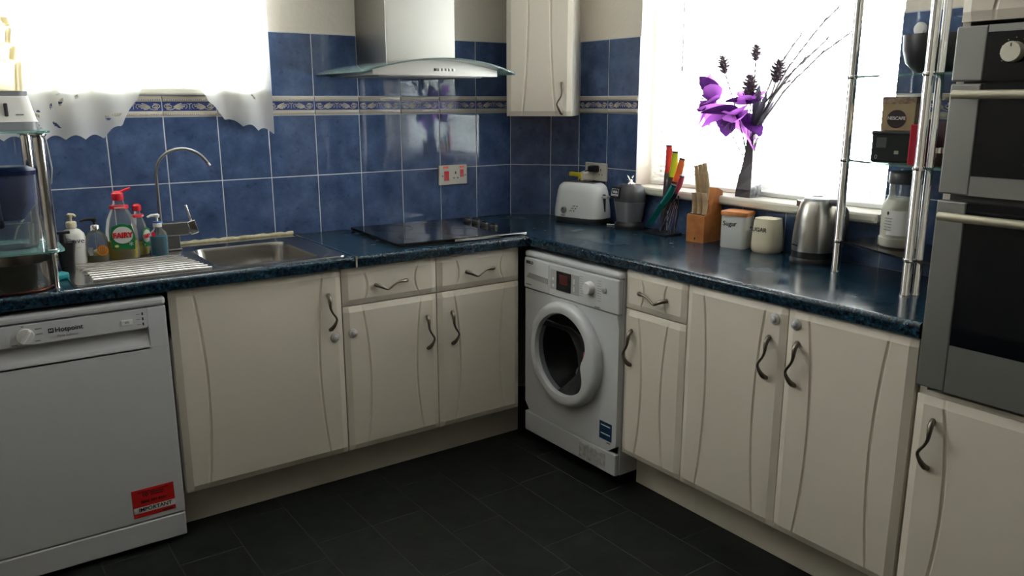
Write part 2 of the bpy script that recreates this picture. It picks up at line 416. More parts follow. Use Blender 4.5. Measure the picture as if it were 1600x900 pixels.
# ------------------------------------------------------------------ doors and handles
def door_mesh(wd, h, t=.02, ch=.022, inset=.072, sag=.026, drawer=False):
    key = ('door', round(wd, 3), round(h, 3), drawer)
    if key in _tm: return _tm[key]
    rows = 9 if drawer else 22
    zs = [0, ch]+[ch+(h-2*ch)*i/rows for i in range(1, rows)]+[h-ch, h]
    gw = .006; D = .0048
    def cols(z):
        v = (z/h)*2-1; b = sag*(1-v*v); L = inset+b; R = wd-inset-b
        return [0, ch, L-gw, L-gw*.3, L+gw*.3, L+gw, (L+R)/2, R-gw, R-gw*.3, R+gw*.3, R+gw, wd-ch, wd]
    def depth(ci, ri, x, z):
        if ri in (0, len(zs)-1) or ci in (0, 12): return .0085
        g = D if ci in (3, 9) else (D if ci in (4, 8) else 0)
        if ci in (3, 4, 8, 9):
            e = min(z-ch, h-ch-z)/.03; g *= max(0, min(1, .35+e))
        return g
    mb = MB(); vs = []; nC = 13
    for ri, z in enumerate(zs):
        for ci, x in enumerate(cols(z)): vs.append((x, depth(ci, ri, x, z), z))
    fs = []
    for r in range(len(zs)-1):
        for c in range(nC-1): fs.append((r*nC+c, r*nC+c+1, (r+1)*nC+c+1, (r+1)*nC+c))
    o = len(vs); n = nC; R = len(zs)
    ring = [c for c in range(n)]+[r*n+n-1 for r in range(1, R)]+[(R-1)*n+c for c in range(n-2, -1, -1)]+[r*n for r in range(R-2, 0, -1)]
    back = [(vs[i][0], t, vs[i][2]) for i in ring]; L = len(ring); vs += back
    for j in range(L): fs.append((ring[j], o+j, o+(j+1) % L, ring[(j+1) % L]))
    fs.append(tuple(o+j for j in range(L)))
    mb.add(vs, fs, 0, True); me = mb.mesh('door', CREAM); me.set_sharp_from_angle(angle=math.radians(9)); _tm[key] = me; return me
def handle_mesh(mir=1):
    key = ('handle', mir)
    if key in _tm: return _tm[key]
    P = [(0, 0, .066), (-.002, -.010, .062), (-.003, -.019, .052), (-.004, -.024, .036), (-.003, -.025, .018), (.003, -.025, 0), (.011, -.025, -.016), (.013, -.024, -.028), (.008, -.023, -.042), (.003, -.018, -.054), (.001, -.009, -.062), (0, 0, -.066)]
    R = [.0080, .0086, .0086, .0070, .0052, .0044, .0046, .0052, .0068, .0086, .0092, .0084]
    # smooth subdivision
    def cr(a, b, c, d, t): return tuple(.5*((2*b[i])+(-a[i]+c[i])*t+(2*a[i]-5*b[i]+4*c[i]-d[i])*t*t+(-a[i]+3*b[i]-3*c[i]+d[i])*t**3) for i in range(len(a)))
    Q = [(p[0]*mir*1.35, p[1], p[2], r*.88) for p, r in zip(P, R)]; out = []
    for i in range(len(Q)-1):
        for t in (0, .5): out.append(cr(Q[max(i-1, 0)], Q[i], Q[i+1], Q[min(i+2, len(Q)-1)], t))
    out.append(Q[-1])
    mb = MB().tube([o[:3] for o in out], [o[3] for o in out], 10)
    _tm[key] = mb.mesh('handle', PEWTER); return _tm[key]
LOCKM = mat('grey_white_plastic', (.52, .51, .50), .4)
def lock_mesh():
    if 'lock' not in _tm: _tm['lock'] = MB().rings([[(r*math.cos(2*PI*j/20), y, r*math.sin(2*PI*j/20)) for j in range(20)] for r, y in ((.0175, 0), (.0175, -.004), (.014, -.0065), (.009, -.0075), (.008, -.012), (.0045, -.0145))]).mesh('child_lock', LOCKM)
    return _tm['lock']
def door(parent, x, F, z, wd, h, hx=None, hz=None, mir=1, lock=None, name='door', drawer=False):
    o = obj(name, door_mesh(wd, h, drawer=drawer), parent, (x, -F, z))
    if hx is not None:
        obj('handle', handle_mesh(mir), o, (hx, .001, hz), (0, (PI/2 if mir > 0 else -PI/2), 0) if drawer else None)
    if lock: obj('child_lock', lock_mesh(), o, (lock[0], .001, lock[1]))
    return o
def carcass(parent, x0, x1, F, z0=.15, z1=.866, back=.03):
    t = .018; f = -F+.022
    MB().box(x0, x0+t, f, -back, z0, z1).box(x1-t, x1, f, -back, z0, z1).box(x0+t, x1-t, f, -back, z0, z0+t).box(x0+t, x1-t, f, f+.08, z1-t, z1).box(x0+t, x1-t, -back-.008, -back, z0+t, z1-t).build('carcass', CARC, parent)
def plinth(parent, x0, x1, F): MB().box(x0, x1, -F+.095, -F+.111, 0, .149, .001).build('plinth', PLINTH, parent)

DZ0, DH, DT = .152, .712, .864
# wall A units
c = thing('sink_cabinet', 'cream single door base cabinet under the sink', 'cabinet', (-2.0, 0, 0))
carcass(c, 0, .6, FA, z1=.70); plinth(c, 0, .6, FA)
door(c, .003, FA, DZ0, .594, DH, .594-.05, DH-.152, 1, (.594-.035, DH-.25))
c = thing('drawer_cabinet', 'cream base cabinet under the hob with two drawers over two doors', 'cabinet', (-1.4, 0, 0))
carcass(c, 0, .8, FA); plinth(c, 0, .86, FA)
DRH = .140
for i in range(2):
    door(c, .4*i+.002, FA, DT-DRH, .396, DRH, .198 if i == 0 else .2, DRH*.48, 1, None, 'drawer', True)
    door(c, .4*i+.002, FA, DZ0, .396, DH-DRH-.004, .35 if i == 0 else .064, DH-DRH-.155, 1, (.032, DH-DRH-.105) if i == 0 else None)
# wall B units
c = thing('drawer_cabinet', 'narrow cream base cabinet with one drawer beside the washing machine', 'cabinet', (0, -1.188, 0), RB)
carcass(c, 0, .3, FB); plinth(c, -.004, .3, FB)
door(c, .002, FB, DT-DRH, .295, DRH, .143, DRH*.47, -1, None, 'drawer', True)
door(c, .002, FB, DZ0, .295, DH-DRH-.004, .04, DH-DRH-.145, -1)
c = thing('double_cabinet', 'wide cream double door base cabinet under the kettle', 'cabinet', (0, -1.488, 0), RB)
carcass(c, 0, .79, FB); plinth(c, 0, .79, FB)
door(c, .002, FB, DZ0, .392, DH, .335, DH-.165, -1, (.352, DH-.04))
door(c, .397, FB, DZ0, .392, DH, .04, DH-.16, -1, (.030, DH-.04))
# tall oven housing
OY = -2.285
c = thing('oven_housing', 'tall cream cabinet housing the built in double oven', 'cabinet', (0, OY, 0), RB)
t = .018; f = -FB+.022
MB().box(0, t, f, -.01, .15, 2.3).box(.6-t, .6, f, -.01, .15, 2.3).box(t, .6-t, f, -.01, .15, .168).box(t, .6-t, f, -.01, 2.28, 2.3).box(t, .6-t, f, -.01, .715, .733).box(t, .6-t, f, -.01, 1.64, 1.658).box(t, .6-t, -.018, -.01, .168, 2.28).build('carcass', CARC, c)
plinth(c, 0, .6, FB)
door(c, .003, FB, DZ0, .594, .572, .05, .572-.125, -1)
door(c, .003, FB, 1.640, .594, .655)
OVS = mat('oven_steel_grey', (.24, .24, .23), .45, .7)
OVH = mat('satin_champagne_metal', (.50, .47, .36), .4, .6)
ov = thing('double_oven', 'grey steel built in double oven with black glass doors', 'oven', (0, OY, .745), RB)
yo = -FB-.012
MB().box(.02, .58, yo+.03, -.06, 0, .885).build('body', DGREY, ov)
cp = MB().box(.004, .075, yo, yo+.028, .760, .884, .004).box(.0755, .5245, yo+.001, yo+.028, .868, .884).box(.525, .596, yo, yo+.028, .760, .884, .004).build('control_panel', OVS, ov)
MB().box(.0755, .5245, yo+.001, yo+.027, .760, .8675).build('control_glass', BGLASS, ov)
for kx in (.137, .30, .463):
    kn = MB().rings([[(kx+r*math.cos(2*PI*j/28), y, .822+r*math.sin(2*PI*j/28)) for j in range(28)] for r, y in ((.0225, yo+.001), (.0225, yo-.018), (.0205, yo-.021))]).build('control_knob', OFFW, ov)
    MB().box(kx-.001, kx+.001, yo-.0218, yo-.0205, .833, .840).build('pointer', INK, kn)
    for a in range(-4, 5):
        an = a*.55+PI/2
        MB().box(-.0008, .0008, 0, .0006, -.0008, .0008).build('dial_mark', OFFW, ov, (kx+.031*math.cos(an), yo+.0005, .822+.031*math.sin(an)))
def odoor(z0, z1, g0, g1, hz):
    d = MB().box(.004, .075, yo, yo+.028, z0, z1, .004).box(.525, .596, yo, yo+.028, z0, z1, .004).box(.0755, .5245, yo+.0005, yo+.028, z0, g0).build('oven_door', OVS, ov)
    MB().box(.0755, .5245, yo+.001, yo+.026, g0+.0005, z1-.001).build('door_glass', BGLASS, d)
    MB().tube([(.03, yo-.036, hz), (.57, yo-.036, hz)], .0105, 16).tube([(.055, yo, hz), (.055, yo-.036, hz)], .007, 10).tube([(.545, yo, hz), (.545, yo-.036, hz)], .007, 10).build('oven_handle', OVH, d)
odoor(.497, .755, .543, 0, .730)
odoor(.006, .481, .128, 0, .447)

# ------------------------------------------------------------------ washing machine
wm = thing('washing_machine', 'white front loading washing machine under the worktop corner', 'washing machine', (0, -.596, 0), RB)
W_, YF = .588, -.577
MB().box(0, .012, YF+.02, -.03, .05, .842, .003).box(W_-.012, W_, YF+.02, -.03, .05, .842, .003).box(.012, W_-.012, -.05, -.03, .05, .842).box(.012, W_-.012, YF+.02, -.05, .05, .065).build('body', WHITE, wm)
MB().box(-.001, W_+.001, YF-.004, -.025, .826, .852, .010).build('top_panel', WHITE, wm)
# front plate with a round hole for the door
def plate_hole(x0, x1, z0, z1, cx, cz, r, ya, yb, n=48):
    mb = MB(); a = []; b = []
    for j in range(n):
        an = 2*PI*j/n; dx, dz = math.cos(an), math.sin(an)
        k = min(((x1-cx)/dx if dx > 1e-9 else (x0-cx)/dx if dx < -1e-9 else 9), ((z1-cz)/dz if dz > 1e-9 else (z0-cz)/dz if dz < -1e-9 else 9))
        a.append((cx+dx*k, ya, cz+dz*k)); b.append((cx+dx*r, ya, cz+dz*r))
    return mb.rings([[(p[0], yb, p[2]) for p in a], a, b, [(p[0], yb, p[2]) for p in b]], False, False, smooth=False)
DCX, DCZ = .288, .470
plate_hole(.002, W_-.002, .142, .690, DCX, DCZ, .19, YF, YF+.022).build('front_panel', WHITE, wm)
kp = MB().box(.002, W_-.002, YF-.002, YF+.02, .05, .139, .005).build('kick_panel', WHITE, wm)
MB().box(.375, .53, YF-.0032, YF-.002, .062, .125).box(.43, .435, YF-.0045, YF-.003, .112, .13).build('filter_flap', mat('scuffed_white', (.55, .55, .54), .5, noise=(60, 1., (.3, .3, .29))), kp)
for px_ in (.05, W_-.05):
    for py in (-.50, -.08): MB().lathe([(.02, 0), (.02, .05)], px_, py, 12).build('foot', BLACK, wm)
cpn = MB().box(.002, W_-.002, YF-.006, YF+.02, .693, .826, .006).build('control_panel', WHITE, wm)
yp = YF-.006
MB().box(.005, .172, yp-.002, yp+.001, .698, .818, .003).build('detergent_drawer', WHITE, wm)
MB().prism([(.02, .742), (.165, .735), (.165, .757), (.04, .762)], 'y', yp-.0035, yp-.0018).build('drawer_grip', mat('grip_grey_plastic', (.30, .30, .30), .5), wm)  # plain grey wedge on the drawer front
MB().box(.18, .362, yp-.0012, yp, .722, .803, .001).build('display_surround', mat('silver_grey_plastic', (.40, .40, .40), .35), wm)
dsp = MB().box(.222, .312, yp-.0025, yp-.0010, .724, .801).build('display', BGLASS, wm)
MB().box(.243, .292, yp-.0031, yp-.0025, .752, .790).build('display_digits', mat('dim_red_display', (.10, .02, .02), .3), dsp)
for q in (.775, .745):
    MB().box(.328, .334, yp-.003, yp-.0012, q-.010, q+.010, .001).build('button', WHITEP, wm)
for q in (.765, .738): MB().box(.195, .205, yp-.002, yp-.0011, q-.006, q+.006, .0005).build('button', WHITEP, wm)
kn = MB().rings([[(.426+r*math.cos(2*PI*j/28), y, .768+r*math.sin(2*PI*j/28)) for j in range(28)] for r, y in ((.027, yp), (.026, yp-.012), (.0215, yp-.02), (.0205, yp-.022))]).build('programme_knob', WHITEP, wm)
MB().rings([[(.508+r*math.cos(2*PI*j/20), y, .775+r*math.sin(2*PI*j/20)) for j in range(20)] for r, y in ((.0125, yp+.0005), (.0125, yp-.004), (.010, yp-.0055))]).build('start_button', mat('silver_button', (.45, .45, .45), .3, .6), wm)
for i in range(9):
    for sx in (-1, 1):
        zz = .728+i*.0095
        MB().box(-.011, .011, -.0004, .0002, -.0008, .0008).build('dial_print', MGREY, wm, (.426+sx*.052, yp-.0001, zz))
text('BEKO', .017, INK, wm, (.042, yp-.0025, .806), name='lettering', sx=1.1, bold=.0004)
text('~3', .012, MGREY, wm, (.035, yp-.0025, .712), name='lettering')
text('~3.5', .009, MGREY, wm, (.47, yp-.0005, .702), name='lettering')
# porthole door
dr = thing('tmp', 'x', 'x'); bpy.data.objects.remove(dr)
rg = []; n = 64
def bite(an, base, amt): return base-amt*math.exp(-((((an+PI) % (2*PI))-PI+.12)/.42)**2)
for base, y, amt in ((.214, YF-.001, 0), (.216, YF-.018, 0), (.212, YF-.030, 0), (.203, YF-.038, 0), (.191, YF-.040, .004), (.172, YF-.036, .048), (.166, YF-.022, .048), (.163, YF+.0, .046)):
    rg.append([(DCX+bite(2*PI*j/n, base, amt)*math.cos(2*PI*j/n), y, DCZ+bite(2*PI*j/n, base, amt)*math.sin(2*PI*j/n)) for j in range(n)])
pd = MB().rings(rg, False, False).build('porthole_door', WHITE, wm)
gl = []
for base, y, amt in ((.166, YF-.020, .048), (.160, YF-.010, .044), (.13, YF+.03, .03), (.10, YF+.06, .02), (.06, YF+.075, .0), (.01, YF+.08, 0)):
    gl.append([(DCX+bite(2*PI*j/n, base, amt)*math.cos(2*PI*j/n), y, DCZ+bite(2*PI*j/n, base, amt)*math.sin(2*PI*j/n)) for j in range(n)])
MB().rings(gl, False, True).build('door_glass', clear_mat('dark_door_glass', (.02, .022, .025), .03, .10, (.62, .64, .66)), pd)
MB().rings([[(DCX+r*math.cos(2*PI*j/40), y, DCZ+r*math.sin(2*PI*j/40)) for j in range(40)] for r, y in ((.19, YF+.021), (.185, YF+.05), (.20, YF+.1), (.20, YF+.34))], False, True).build('drum', mat('drum_steel', (.12, .12, .12), .35, .8), wm)
def lump(name, label, loc, r, m, seed, sz=(1, 1, 1)):
    rnd = random.Random(seed); bm = bmesh.new(); bmesh.ops.create_icosphere(bm, subdivisions=3, radius=r)
    ph = [(Vector((rnd.uniform(-1, 1), rnd.uniform(-1, 1), rnd.uniform(-1, 1)))*38, rnd.uniform(0, 6)) for _ in range(5)]
    for v in bm.verts:
        k = sum(math.sin(v.co.dot(a)*1.2+b) for a, b in ph)*.05; v.co = Vector((v.co.x*sz[0], v.co.y*sz[1], v.co.z*sz[2]))*(1+k)
    me = bpy.data.meshes.new(name); bm.to_mesh(me); bm.free(); me.materials.append(m)
    for p in me.polygons: p.use_smooth = True
    return tag(obj(name, me, None, loc), label, 'laundry', 'laundry in the drum')
lump('laundry', 'crumpled dark red laundry inside the washing machine drum', (-.43, -.90, .44), .095, mat('dark_red_cloth', (.42, .08, .09), .9), 1, (.8, 1, .9))
lump('laundry', 'crumpled grey white laundry inside the washing machine drum', (-.43, -.87, .345), .06, mat('grey_cloth', (.6, .55, .53), .9), 2, (.9, 1.2, .7))
st = MB().box(.492, .562, YF-.0012, YF, .183, .255).build('sticker', mat('navy_label', '#173a5c', .4), wm)
for i, sx in enumerate((.85, .7)): text('~5', .0105, WHITEP, st, (.527, YF-.0014, .241-.034*i), name='lettering')
text('~2.5', .008, INK, wm, (.545, YF-.0006, .174))

# ------------------------------------------------------------------ dishwasher
DWX = -2.607
dw = thing('dishwasher', 'white freestanding dishwasher with red sticker left of the sink cabinet', 'dishwasher', (DWX, 0, 0))
YD = -.60; WD = .595
MB().box(.002, WD-.002, YD+.025, -.03, .05, .83, .003).build('body', WHITE, dw)
MB().box(0, WD, YD-.006, -.03, .829, .855, .009).build('lid', WHITE, dw)
d = MB().box(.001, WD-.001, YD, YD+.022, .104, .698, .003).box(.537, WD-.001, YD, YD+.022, .695, .8245, .003)
pr = [(YD, .69), (YD, .70)]
for i in range(9):
    a = i/8; pr.append((YD+.028*math.sin(a*PI/2)**1.5, .70+.062*a))
pr += [(YD+.0285, .765), (YD+.032, .765), (YD+.032, .69)]
d.prism(pr, 'x', .001, .537)
dd = d.build('door', WHITE, dw)
MB().prism([(.001, .763), (.527, .763), (.534, .766), (.536, .775), (.536, .8245), (.001, .8245)], 'y', YD-.010, YD+.02).build('control_panel', WHITE, dw)
ypd = YD-.010
MB().box(.003, WD-.003, YD-.002, YD+.02, .018, .100, .004).build('kick_panel', WHITE, dw)
for px_ in (.06, WD-.06):
    for py in (-.5, -.1): MB().lathe([(.018, 0), (.018, .05)], px_, py, 12).build('foot', BLACK, dw)
kx, kz = -2.407-DWX, .790
kn = MB().rings([[(kx+r*math.cos(2*PI*j/28), y, kz+r*math.sin(2*PI*j/28)) for j in range(28)] for r, y in ((.0235, ypd), (.0225, ypd-.006))]).build('programme_knob', WHITEP, dw)
g = MB().box(-.006, .006, -.012, 0, -.0225, .0225, .004); g.xf(Matrix.Translation((kx, ypd-.005, kz)) @ Matrix.Rotation(math.radians(35), 4, 'Y')); g.build('knob_grip', WHITEP, kn)
lg = MB().box(-.007, .007, -.0006, 0, -.007, .007).build('logo_square', INK, dw, (-2.34-DWX, ypd-.0002, .797))
MB().box(-.0042, -.0018, -.0012, -.0007, -.003, .0045).box(.0018, .0042, -.0012, -.0007, -.003, .0045).box(-.0042, .0042, -.0012, -.0007, -.0005, .0015).build('logo_mark', WHITEP, lg)
text('Hotpoint', .0205, INK, dw, (-2.292-DWX, ypd-.0004, .797), bold=.0003)
text('First Edition', .0115, MGREY, dw, (-2.297-DWX, ypd-.0004, .778))
for i, (dx, dz, s_) in enumerate(((.035, .018, '~2.2'), (.036, .002, '~2.2'), (.03, -.018, '~1.8'), (-.03, -.022, '~2'), (-.005, .03, '~.8'))): text(s_, .008, MGREY, dw, (kx+dx, ypd-.0003, kz+dz))
for i in range(3):
    MB().box(-.0022, .0022, -.0008, 0, -.0045, .0045).build('indicator_light', INK, dw, (-2.085-DWX, ypd-.0002, .810-.0165*i))
    MB().box(-.006, .006, -.0004, 0, -.001, .001).build('indicator_print', MGREY, dw, (-2.098-DWX, ypd-.0002, .810-.0165*i))
MB().box(-.017, .017, -.003, 0, -.009, .009, .0015).build('power_button', WHITEP, dw, (-2.132-DWX, ypd-.0002, .789))
text('I/O', .009, INK, dw, (-2.132-DWX, ypd-.0034, .789))
REDS = mat('red_label', '#c4211f', .45); st = MB().box(0, .131, -.0008, 0, 0, .098).build('sticker', REDS, dw, (-2.174-DWX, YD-.0003, .121), (0, math.radians(-.5), 0))
MB().box(.002, .131, -.0013, -.0007, .0155, .036).build('white_band', WHITEP, st)
text('IMPORTANT', .0185, INK, st, (.068, -.0016, .0262), bold=.0004)
DRED = mat('dark_print', (.05, .012, .012), .5)
text('~17', .0058, DRED, st, (.066, -.001, .089)); text('10', .020, DRED, st, (.04, -.001, .077), bold=.0006); text('~5.5', .0078, DRED, st, (.078, -.001, .081)); text('~5', .0078, DRED, st, (.076, -.001, .073)); text('0800 597 8551', .0135, DRED, st, (.066, -.001, .052), bold=.0003); text('~3.6', .010, DRED, st, (.105, -.001, .007))

# ------------------------------------------------------------------ sink and tap
sk = thing('sink', 'stainless steel inset sink with ridged drainer on the left', 'sink', (0, 0, TOP))
so = lambda z, g=0: rrect((-2.262-1.372)/2, (-.585-.068)/2, .890-g, .517-g, .03, z, 8)
bw = lambda z, g, r=.05: rrect((BX0+BX1)/2, (BY0+BY1)/2, (BX1-BX0)-.006-g, (BY1-BY0)-.006-g, r, z, 8)
sm = MB()
sm.rings([so(.0003), so(.004, .002), so(.005, .010), so(.0035, .02), bw(.003, -.02, .058), bw(.0005, .0), bw(-.012, .010), bw(-.13, .03, .055), bw(-.148, .07, .05), bw(-.152, .20, .04)], False, True)
bowl = sm.build('sink_bowl', SINKM, sk)
MB().lathe([(.036, -.151), (.036, -.1485), (.030, -.1478), (.012, -.150)], (BX0+BX1)/2, (BY0+BY1)/2, 20).build('waste_plug', CHROME, sk)
for i in range(9):
    y = -.235-.037*i
    MB().tube([(-2.215+.0035*i, y, .0052), (-2.20, y, .0068), (-1.90, y, .0068), (-1.872+.004*i, y, .0048)], .0042, 8).build('drainer_ridge', SINKM, sk)
MB().box(-2.262, -1.372, -.066, -.006, 0, .0045, .001).build('back_ledge', SINKM, sk)
seal = MB(); pts = []; rs = []
for i in range(50):
    x = -2.25+.89*i/49; pts.append((x, -.006+.001*math.sin(i*2.1), .009+.0015*math.sin(i*1.7))); rs.append(.0085+.0012*math.sin(i*3.3))
seal.tube(pts, rs, 8); seal.build('sealant_strip', SILK, sk)
tp = thing('mixer_tap', 'square chrome kitchen mixer tap with tall thin curved spout', 'tap', (-1.862, -.100, TOP+.0045))
TAPM = mat('satin_chrome', (.34, .34, .34), .28, 1.)
MB().box(-.026, .026, -.026, .026, 0, .006, .002).box(-.023, .023, -.023, .023, .004, .09, .003).build('body', TAPM, tp)
MB().box(-.052, .058, -.024, .024, .055, .105, .003).build('cross_block', TAPM, tp)
lv = MB().box(-.011, .02, -.027, .027, -.03, .022, .003); lv.box(.004, .013, -.012, .012, .018, .082, .002)
lv.xf(Matrix.Translation((.066, 0, .085)) @ Matrix.Rotation(math.radians(-14), 4, 'Y')); lv.build('lever', CHROME, tp)
dxy = Vector((.85, -.53, 0)); P = [(-.036, 0, .10), (-.036, 0, .20), (-.036, 0, .285)]
for i in range(1, 15):
    a = PI*(1-i/14*.86); P.append((-.036+dxy.x*(.1+.1*math.cos(a)), dxy.y*(.1+.1*math.cos(a)), .285+.092*math.sin(a)))
MB().tube(P, .0058, 12).build('spout', TAPM, tp)
e = Vector(P[-1]); e0 = Vector(P[-2]); MB().tube([e, e+(e-e0).normalized()*.012], .0072, 12).build('spout_tip', CHROME, tp)

# ------------------------------------------------------------------ hob
hb = thing('ceramic_hob', 'black glass ceramic hob set in the worktop below the hood', 'hob', (-.842, -.320, TOP), math.radians(-3.5))
MB().box(-.288, .288, -.250, .250, 0, .006, .002).build('base_frame', DGREY, hb)
MB().box(-.292, .292, -.254, .254, .0055, .017, .0025).build('glass_top', BGLASS, hb)
RINGM = mat('hob_ring_print', (.05, .05, .055), .12)
for cx, cy, r in ((-.155, .12, .09), (-.155, -.115, .075), (.06, .115, .075), (.06, -.12, .09)):
    MB().rings([[(cx+q*math.cos(2*PI*j/40), cy+q*math.sin(2*PI*j/40), z) for j in range(40)] for q, z in ((r, .0171), (r, .0174), (r-.003, .0174), (r-.003, .0171))], False, False).build('cooking_zone', RINGM, hb)
for i in range(4):
    k = MB().lathe([(.021, .0168), (.021, .026), (.018, .031), (.006, .032)], .225, .135-.075*i, 20).build('control_knob', BLACK, hb)
    MB().box(.2215, .2285, .117-.075*i, .153-.075*i, .030, .036, .002).build('knob_grip', BLACK, k)
MB().box(-.05, .29, -.2565, -.2535, .003, .013, .001).build('front_trim', CHROME, hb)

# ------------------------------------------------------------------ cooker hood
hd = thing('cooker_hood', 'stainless chimney cooker hood with curved glass canopy', 'cooker hood', (-.872, -.0015, 1.56))
MB().box(-.162, .158, -.280, -.0, .035, .45, .002).build('chimney_cover', STEEL, hd)
MB().box(-.155, .151, -.273, -.0, .44, .855, .002).build('upper_chimney', STEEL, hd)
def arcz(x, half=.345, rise=.052): return rise*(1-(x/half)**2)
n = 24; xs = [-.345+.69*i/n for i in range(n+1)]
gt = MB()
def frontY(x): return -.455-.045*(1-(x/.345)**2)
rg = [[(x, -.0, arcz(x)+.008), (x, frontY(x), arcz(x)+.008), (x, frontY(x), arcz(x)+.014), (x, -.0, arcz(x)+.014)] for x in xs]
gt.rings(rg, True, True, smooth=False)
gt.build('glass_canopy', GLASS, hd)
bd = MB(); hb2 = .285
poly = [(-hb2, .0)]+[(hb2, .0)]+[(x, arcz(x)+.0075) for x in [hb2-2*hb2*i/16 for i in range(17)]]
bd.prism([(x, max(z, 0) if i > 1 else z) for i, (x, z) in enumerate(poly)], 'y', -.405, 0)
bd.build('hood_body', STEEL, hd)
for i in range(6):
    b = MB().box(-.0055, .0055, -.003, .001, -.0055, .0055, .001).build('button', mat('bright_button', (.75, .75, .75), .25, .7) if i else BLACK, hd, (-.012+.0165*i, -.405, .024))
    MB().box(-.0035, .0, -.0036, -.0028, -.004, .004).build('button_mark', INK, b)
MB().box(-.24, .24, -.36, -.05, -.004, .0, .001).build('grease_filter', mat('dull_filter', (.18, .18, .18), .5, .8), hd)

# ------------------------------------------------------------------ corner wall cabinet
t_ = Vector((A_, -B_, 0)).normalized(); n_ = Vector((-B_, -A_, 0)).normalized(); M_ = Vector((-A_/2, -B_/2, 0))
ang = math.atan2(t_.y, t_.x)
wcab = thing('wall_cabinet', 'narrow cream wall cabinet hung across the tiled corner', 'cabinet', (M_.x+n_.x*.001, M_.y+n_.y*.001, 1.395), ang)
MB().box(-.130, .166, -.264, -.0015, 0, .90, .001).build('carcass', mat('cream_cabinet_side', (.66, .63, .56), .4), wcab)
o = obj('door', door_mesh(.296, .90), wcab, (-.130, -.2868, 0)); obj('handle', handle_mesh(-1), o, (.252, .001, .078))

# ------------------------------------------------------------------ sockets
def rocker(parent, x, z, w_, h_, m_): MB().prism([(-.001, -h_/2), (-.006, -h_/2), (-.003, 0), (-.004, h_/2), (-.001, h_/2)], 'x', x-w_/2, x+w_/2).xf(Matrix.Translation((0, -.008, z))).build('rocker_switch', m_, parent)
SOCK = mat('cream_socket_plastic', (.60, .57, .50), .4)
sw = thing('cooker_switch', 'cream cooker control socket with two red switches on tiles', 'socket', (-.570, -.0005, 1.078))
MB().box(-.077, .077, -.010, 0, 0, .092, .003).build('face_plate', SOCK, sw)
rocker(sw, -.036, .042, .024, .044, RED); rocker(sw, .048, .052, .018, .034, RED)
for x in (-.04, .048): MB().box(x-.013, x+.013, -.012, -.0095, .076, .086, .001).build('neon_light', mat('neon_red', (.75, .12, .06), .3), sw)
for x, z, a, b in ((.013, .055, .003, .006), (.003, .031, .004, .0025), (.024, .031, .004, .0025)): MB().box(x-a, x+a, -.0108, -.0098, z-b, z+b).build('socket_hole', BLACK, sw)
for x in (-.058, .066): MB().rings([[(x+.003*math.cos(2*PI*j/10), y, .042+.003*math.sin(2*PI*j/10)) for j in range(10)] for y in (-.0098, -.0112)]).build('screw', DGREY, sw)
ws = thing('double_socket', 'cream double wall socket behind the toaster', 'socket', (-.0005, -.306, 1.093), RB)
MB().box(0, .151, -.010, 0, 0, .084, .003).build('face_plate', SOCK, ws)
for x in (.055, .096): rocker(ws, x, .06, .011, .02, SOCK)
for x, z, a, b in ((.113, .052, .002, .005), (.104, .030, .0035, .002), (.123, .030, .0035, .002)): MB().box(x-a, x+a, -.0108, -.0098, z-b, z+b).build('socket_hole', BLACK, ws)
pl = thing('plug', 'black mains plug in the double socket above the toaster', 'plug', (-.0108, -.385, 1.150), RB)
MB().loft([(0, 0, .046, .030, .006, 0), (0, 0, .046, .030, .006, .022), (0, 0, .040, .024, .006, .034)]).xf(Matrix.Rotation(PI/2, 4, 'X')).build('plug_body', BLACK, pl)
MB().tube([(-.02, -.02, -.005), (-.035, -.035, -.012), (-.045, -.04, -.03), (-.050, -.035, -.06), (-.055, -.03, -.10)], .003, 8).build('cord', BLACK, pl)
pl = thing('plug', 'cream mains plug with yellow pull handle in the double socket', 'plug', (-.0108, -.345, 1.116), RB)
MB().loft([(0, 0, .052, .050, .012, 0), (0, 0, .052, .050, .012, .018), (-.004, -.002, .034, .040, .012, .05)]).xf(Matrix.Rotation(PI/2, 4, 'X')).build('plug_body', OFFW, pl)
YEL = mat('yellow_plastic', '#c9bd22', .4)
MB().box(-.098, -.016, -.052, -.040, -.008, .014, .005).box(-.020, -.006, -.056, -.035, -.018, .012, .003).build('pull_handle', YEL, pl)
MB().tube([(.015, -.030, -.02), (.016, -.024, -.04), (.018, -.016, -.08), (.03, -.014, -.14), (.06, -.014, -.19), (.09, -.014, -.2)], .0028, 8).build('cord', OFFW, pl)

# ------------------------------------------------------------------ worktop things along the right wall
ta = math.atan2(-.965, .262)
ts = thing('toaster', 'white rounded two slice toaster with side lever', 'toaster', (-.112, -.412, TOP), ta)
TW, TD = .262, .150
TWH = mat('toaster_white', (.66, .68, .66), .25)
MB().loft([(0, 0, TW*.93, TD*.9, .05, 0), (0, 0, TW*.98, TD*.97, .055, .008), (0, 0, TW, TD, .055, .024), (0, 0, TW, TD, .055, .026)]).build('base', DGREY, ts)
MB().loft([(0, 0, TW+.003, TD+.003, .057, .025), (0, 0, TW+.002, TD, .057, .06), (0, 0, TW*.965, TD*.93, .055, .11), (0, 0, TW*.925, TD*.86, .052, .145), (0, 0, TW*.88, TD*.78, .048, .165), (0, 0, TW*.78, TD*.64, .04, .178), (0, 0, TW*.66, TD*.5, .03, .183)], n=8).build('shell', TWH, ts)
for y in (-.02, .02): MB().box(-.075, .075, y-.0105, y+.0105, .1825, .1845, .002).build('bread_slot', BLACK, ts)
MB().box(-.085, .085, -.036, .036, .1815, .1832, .001).build('slot_plate', mat('grey_top_plate', (.2, .2, .2), .35, .6), ts)
ym = -TD*.5
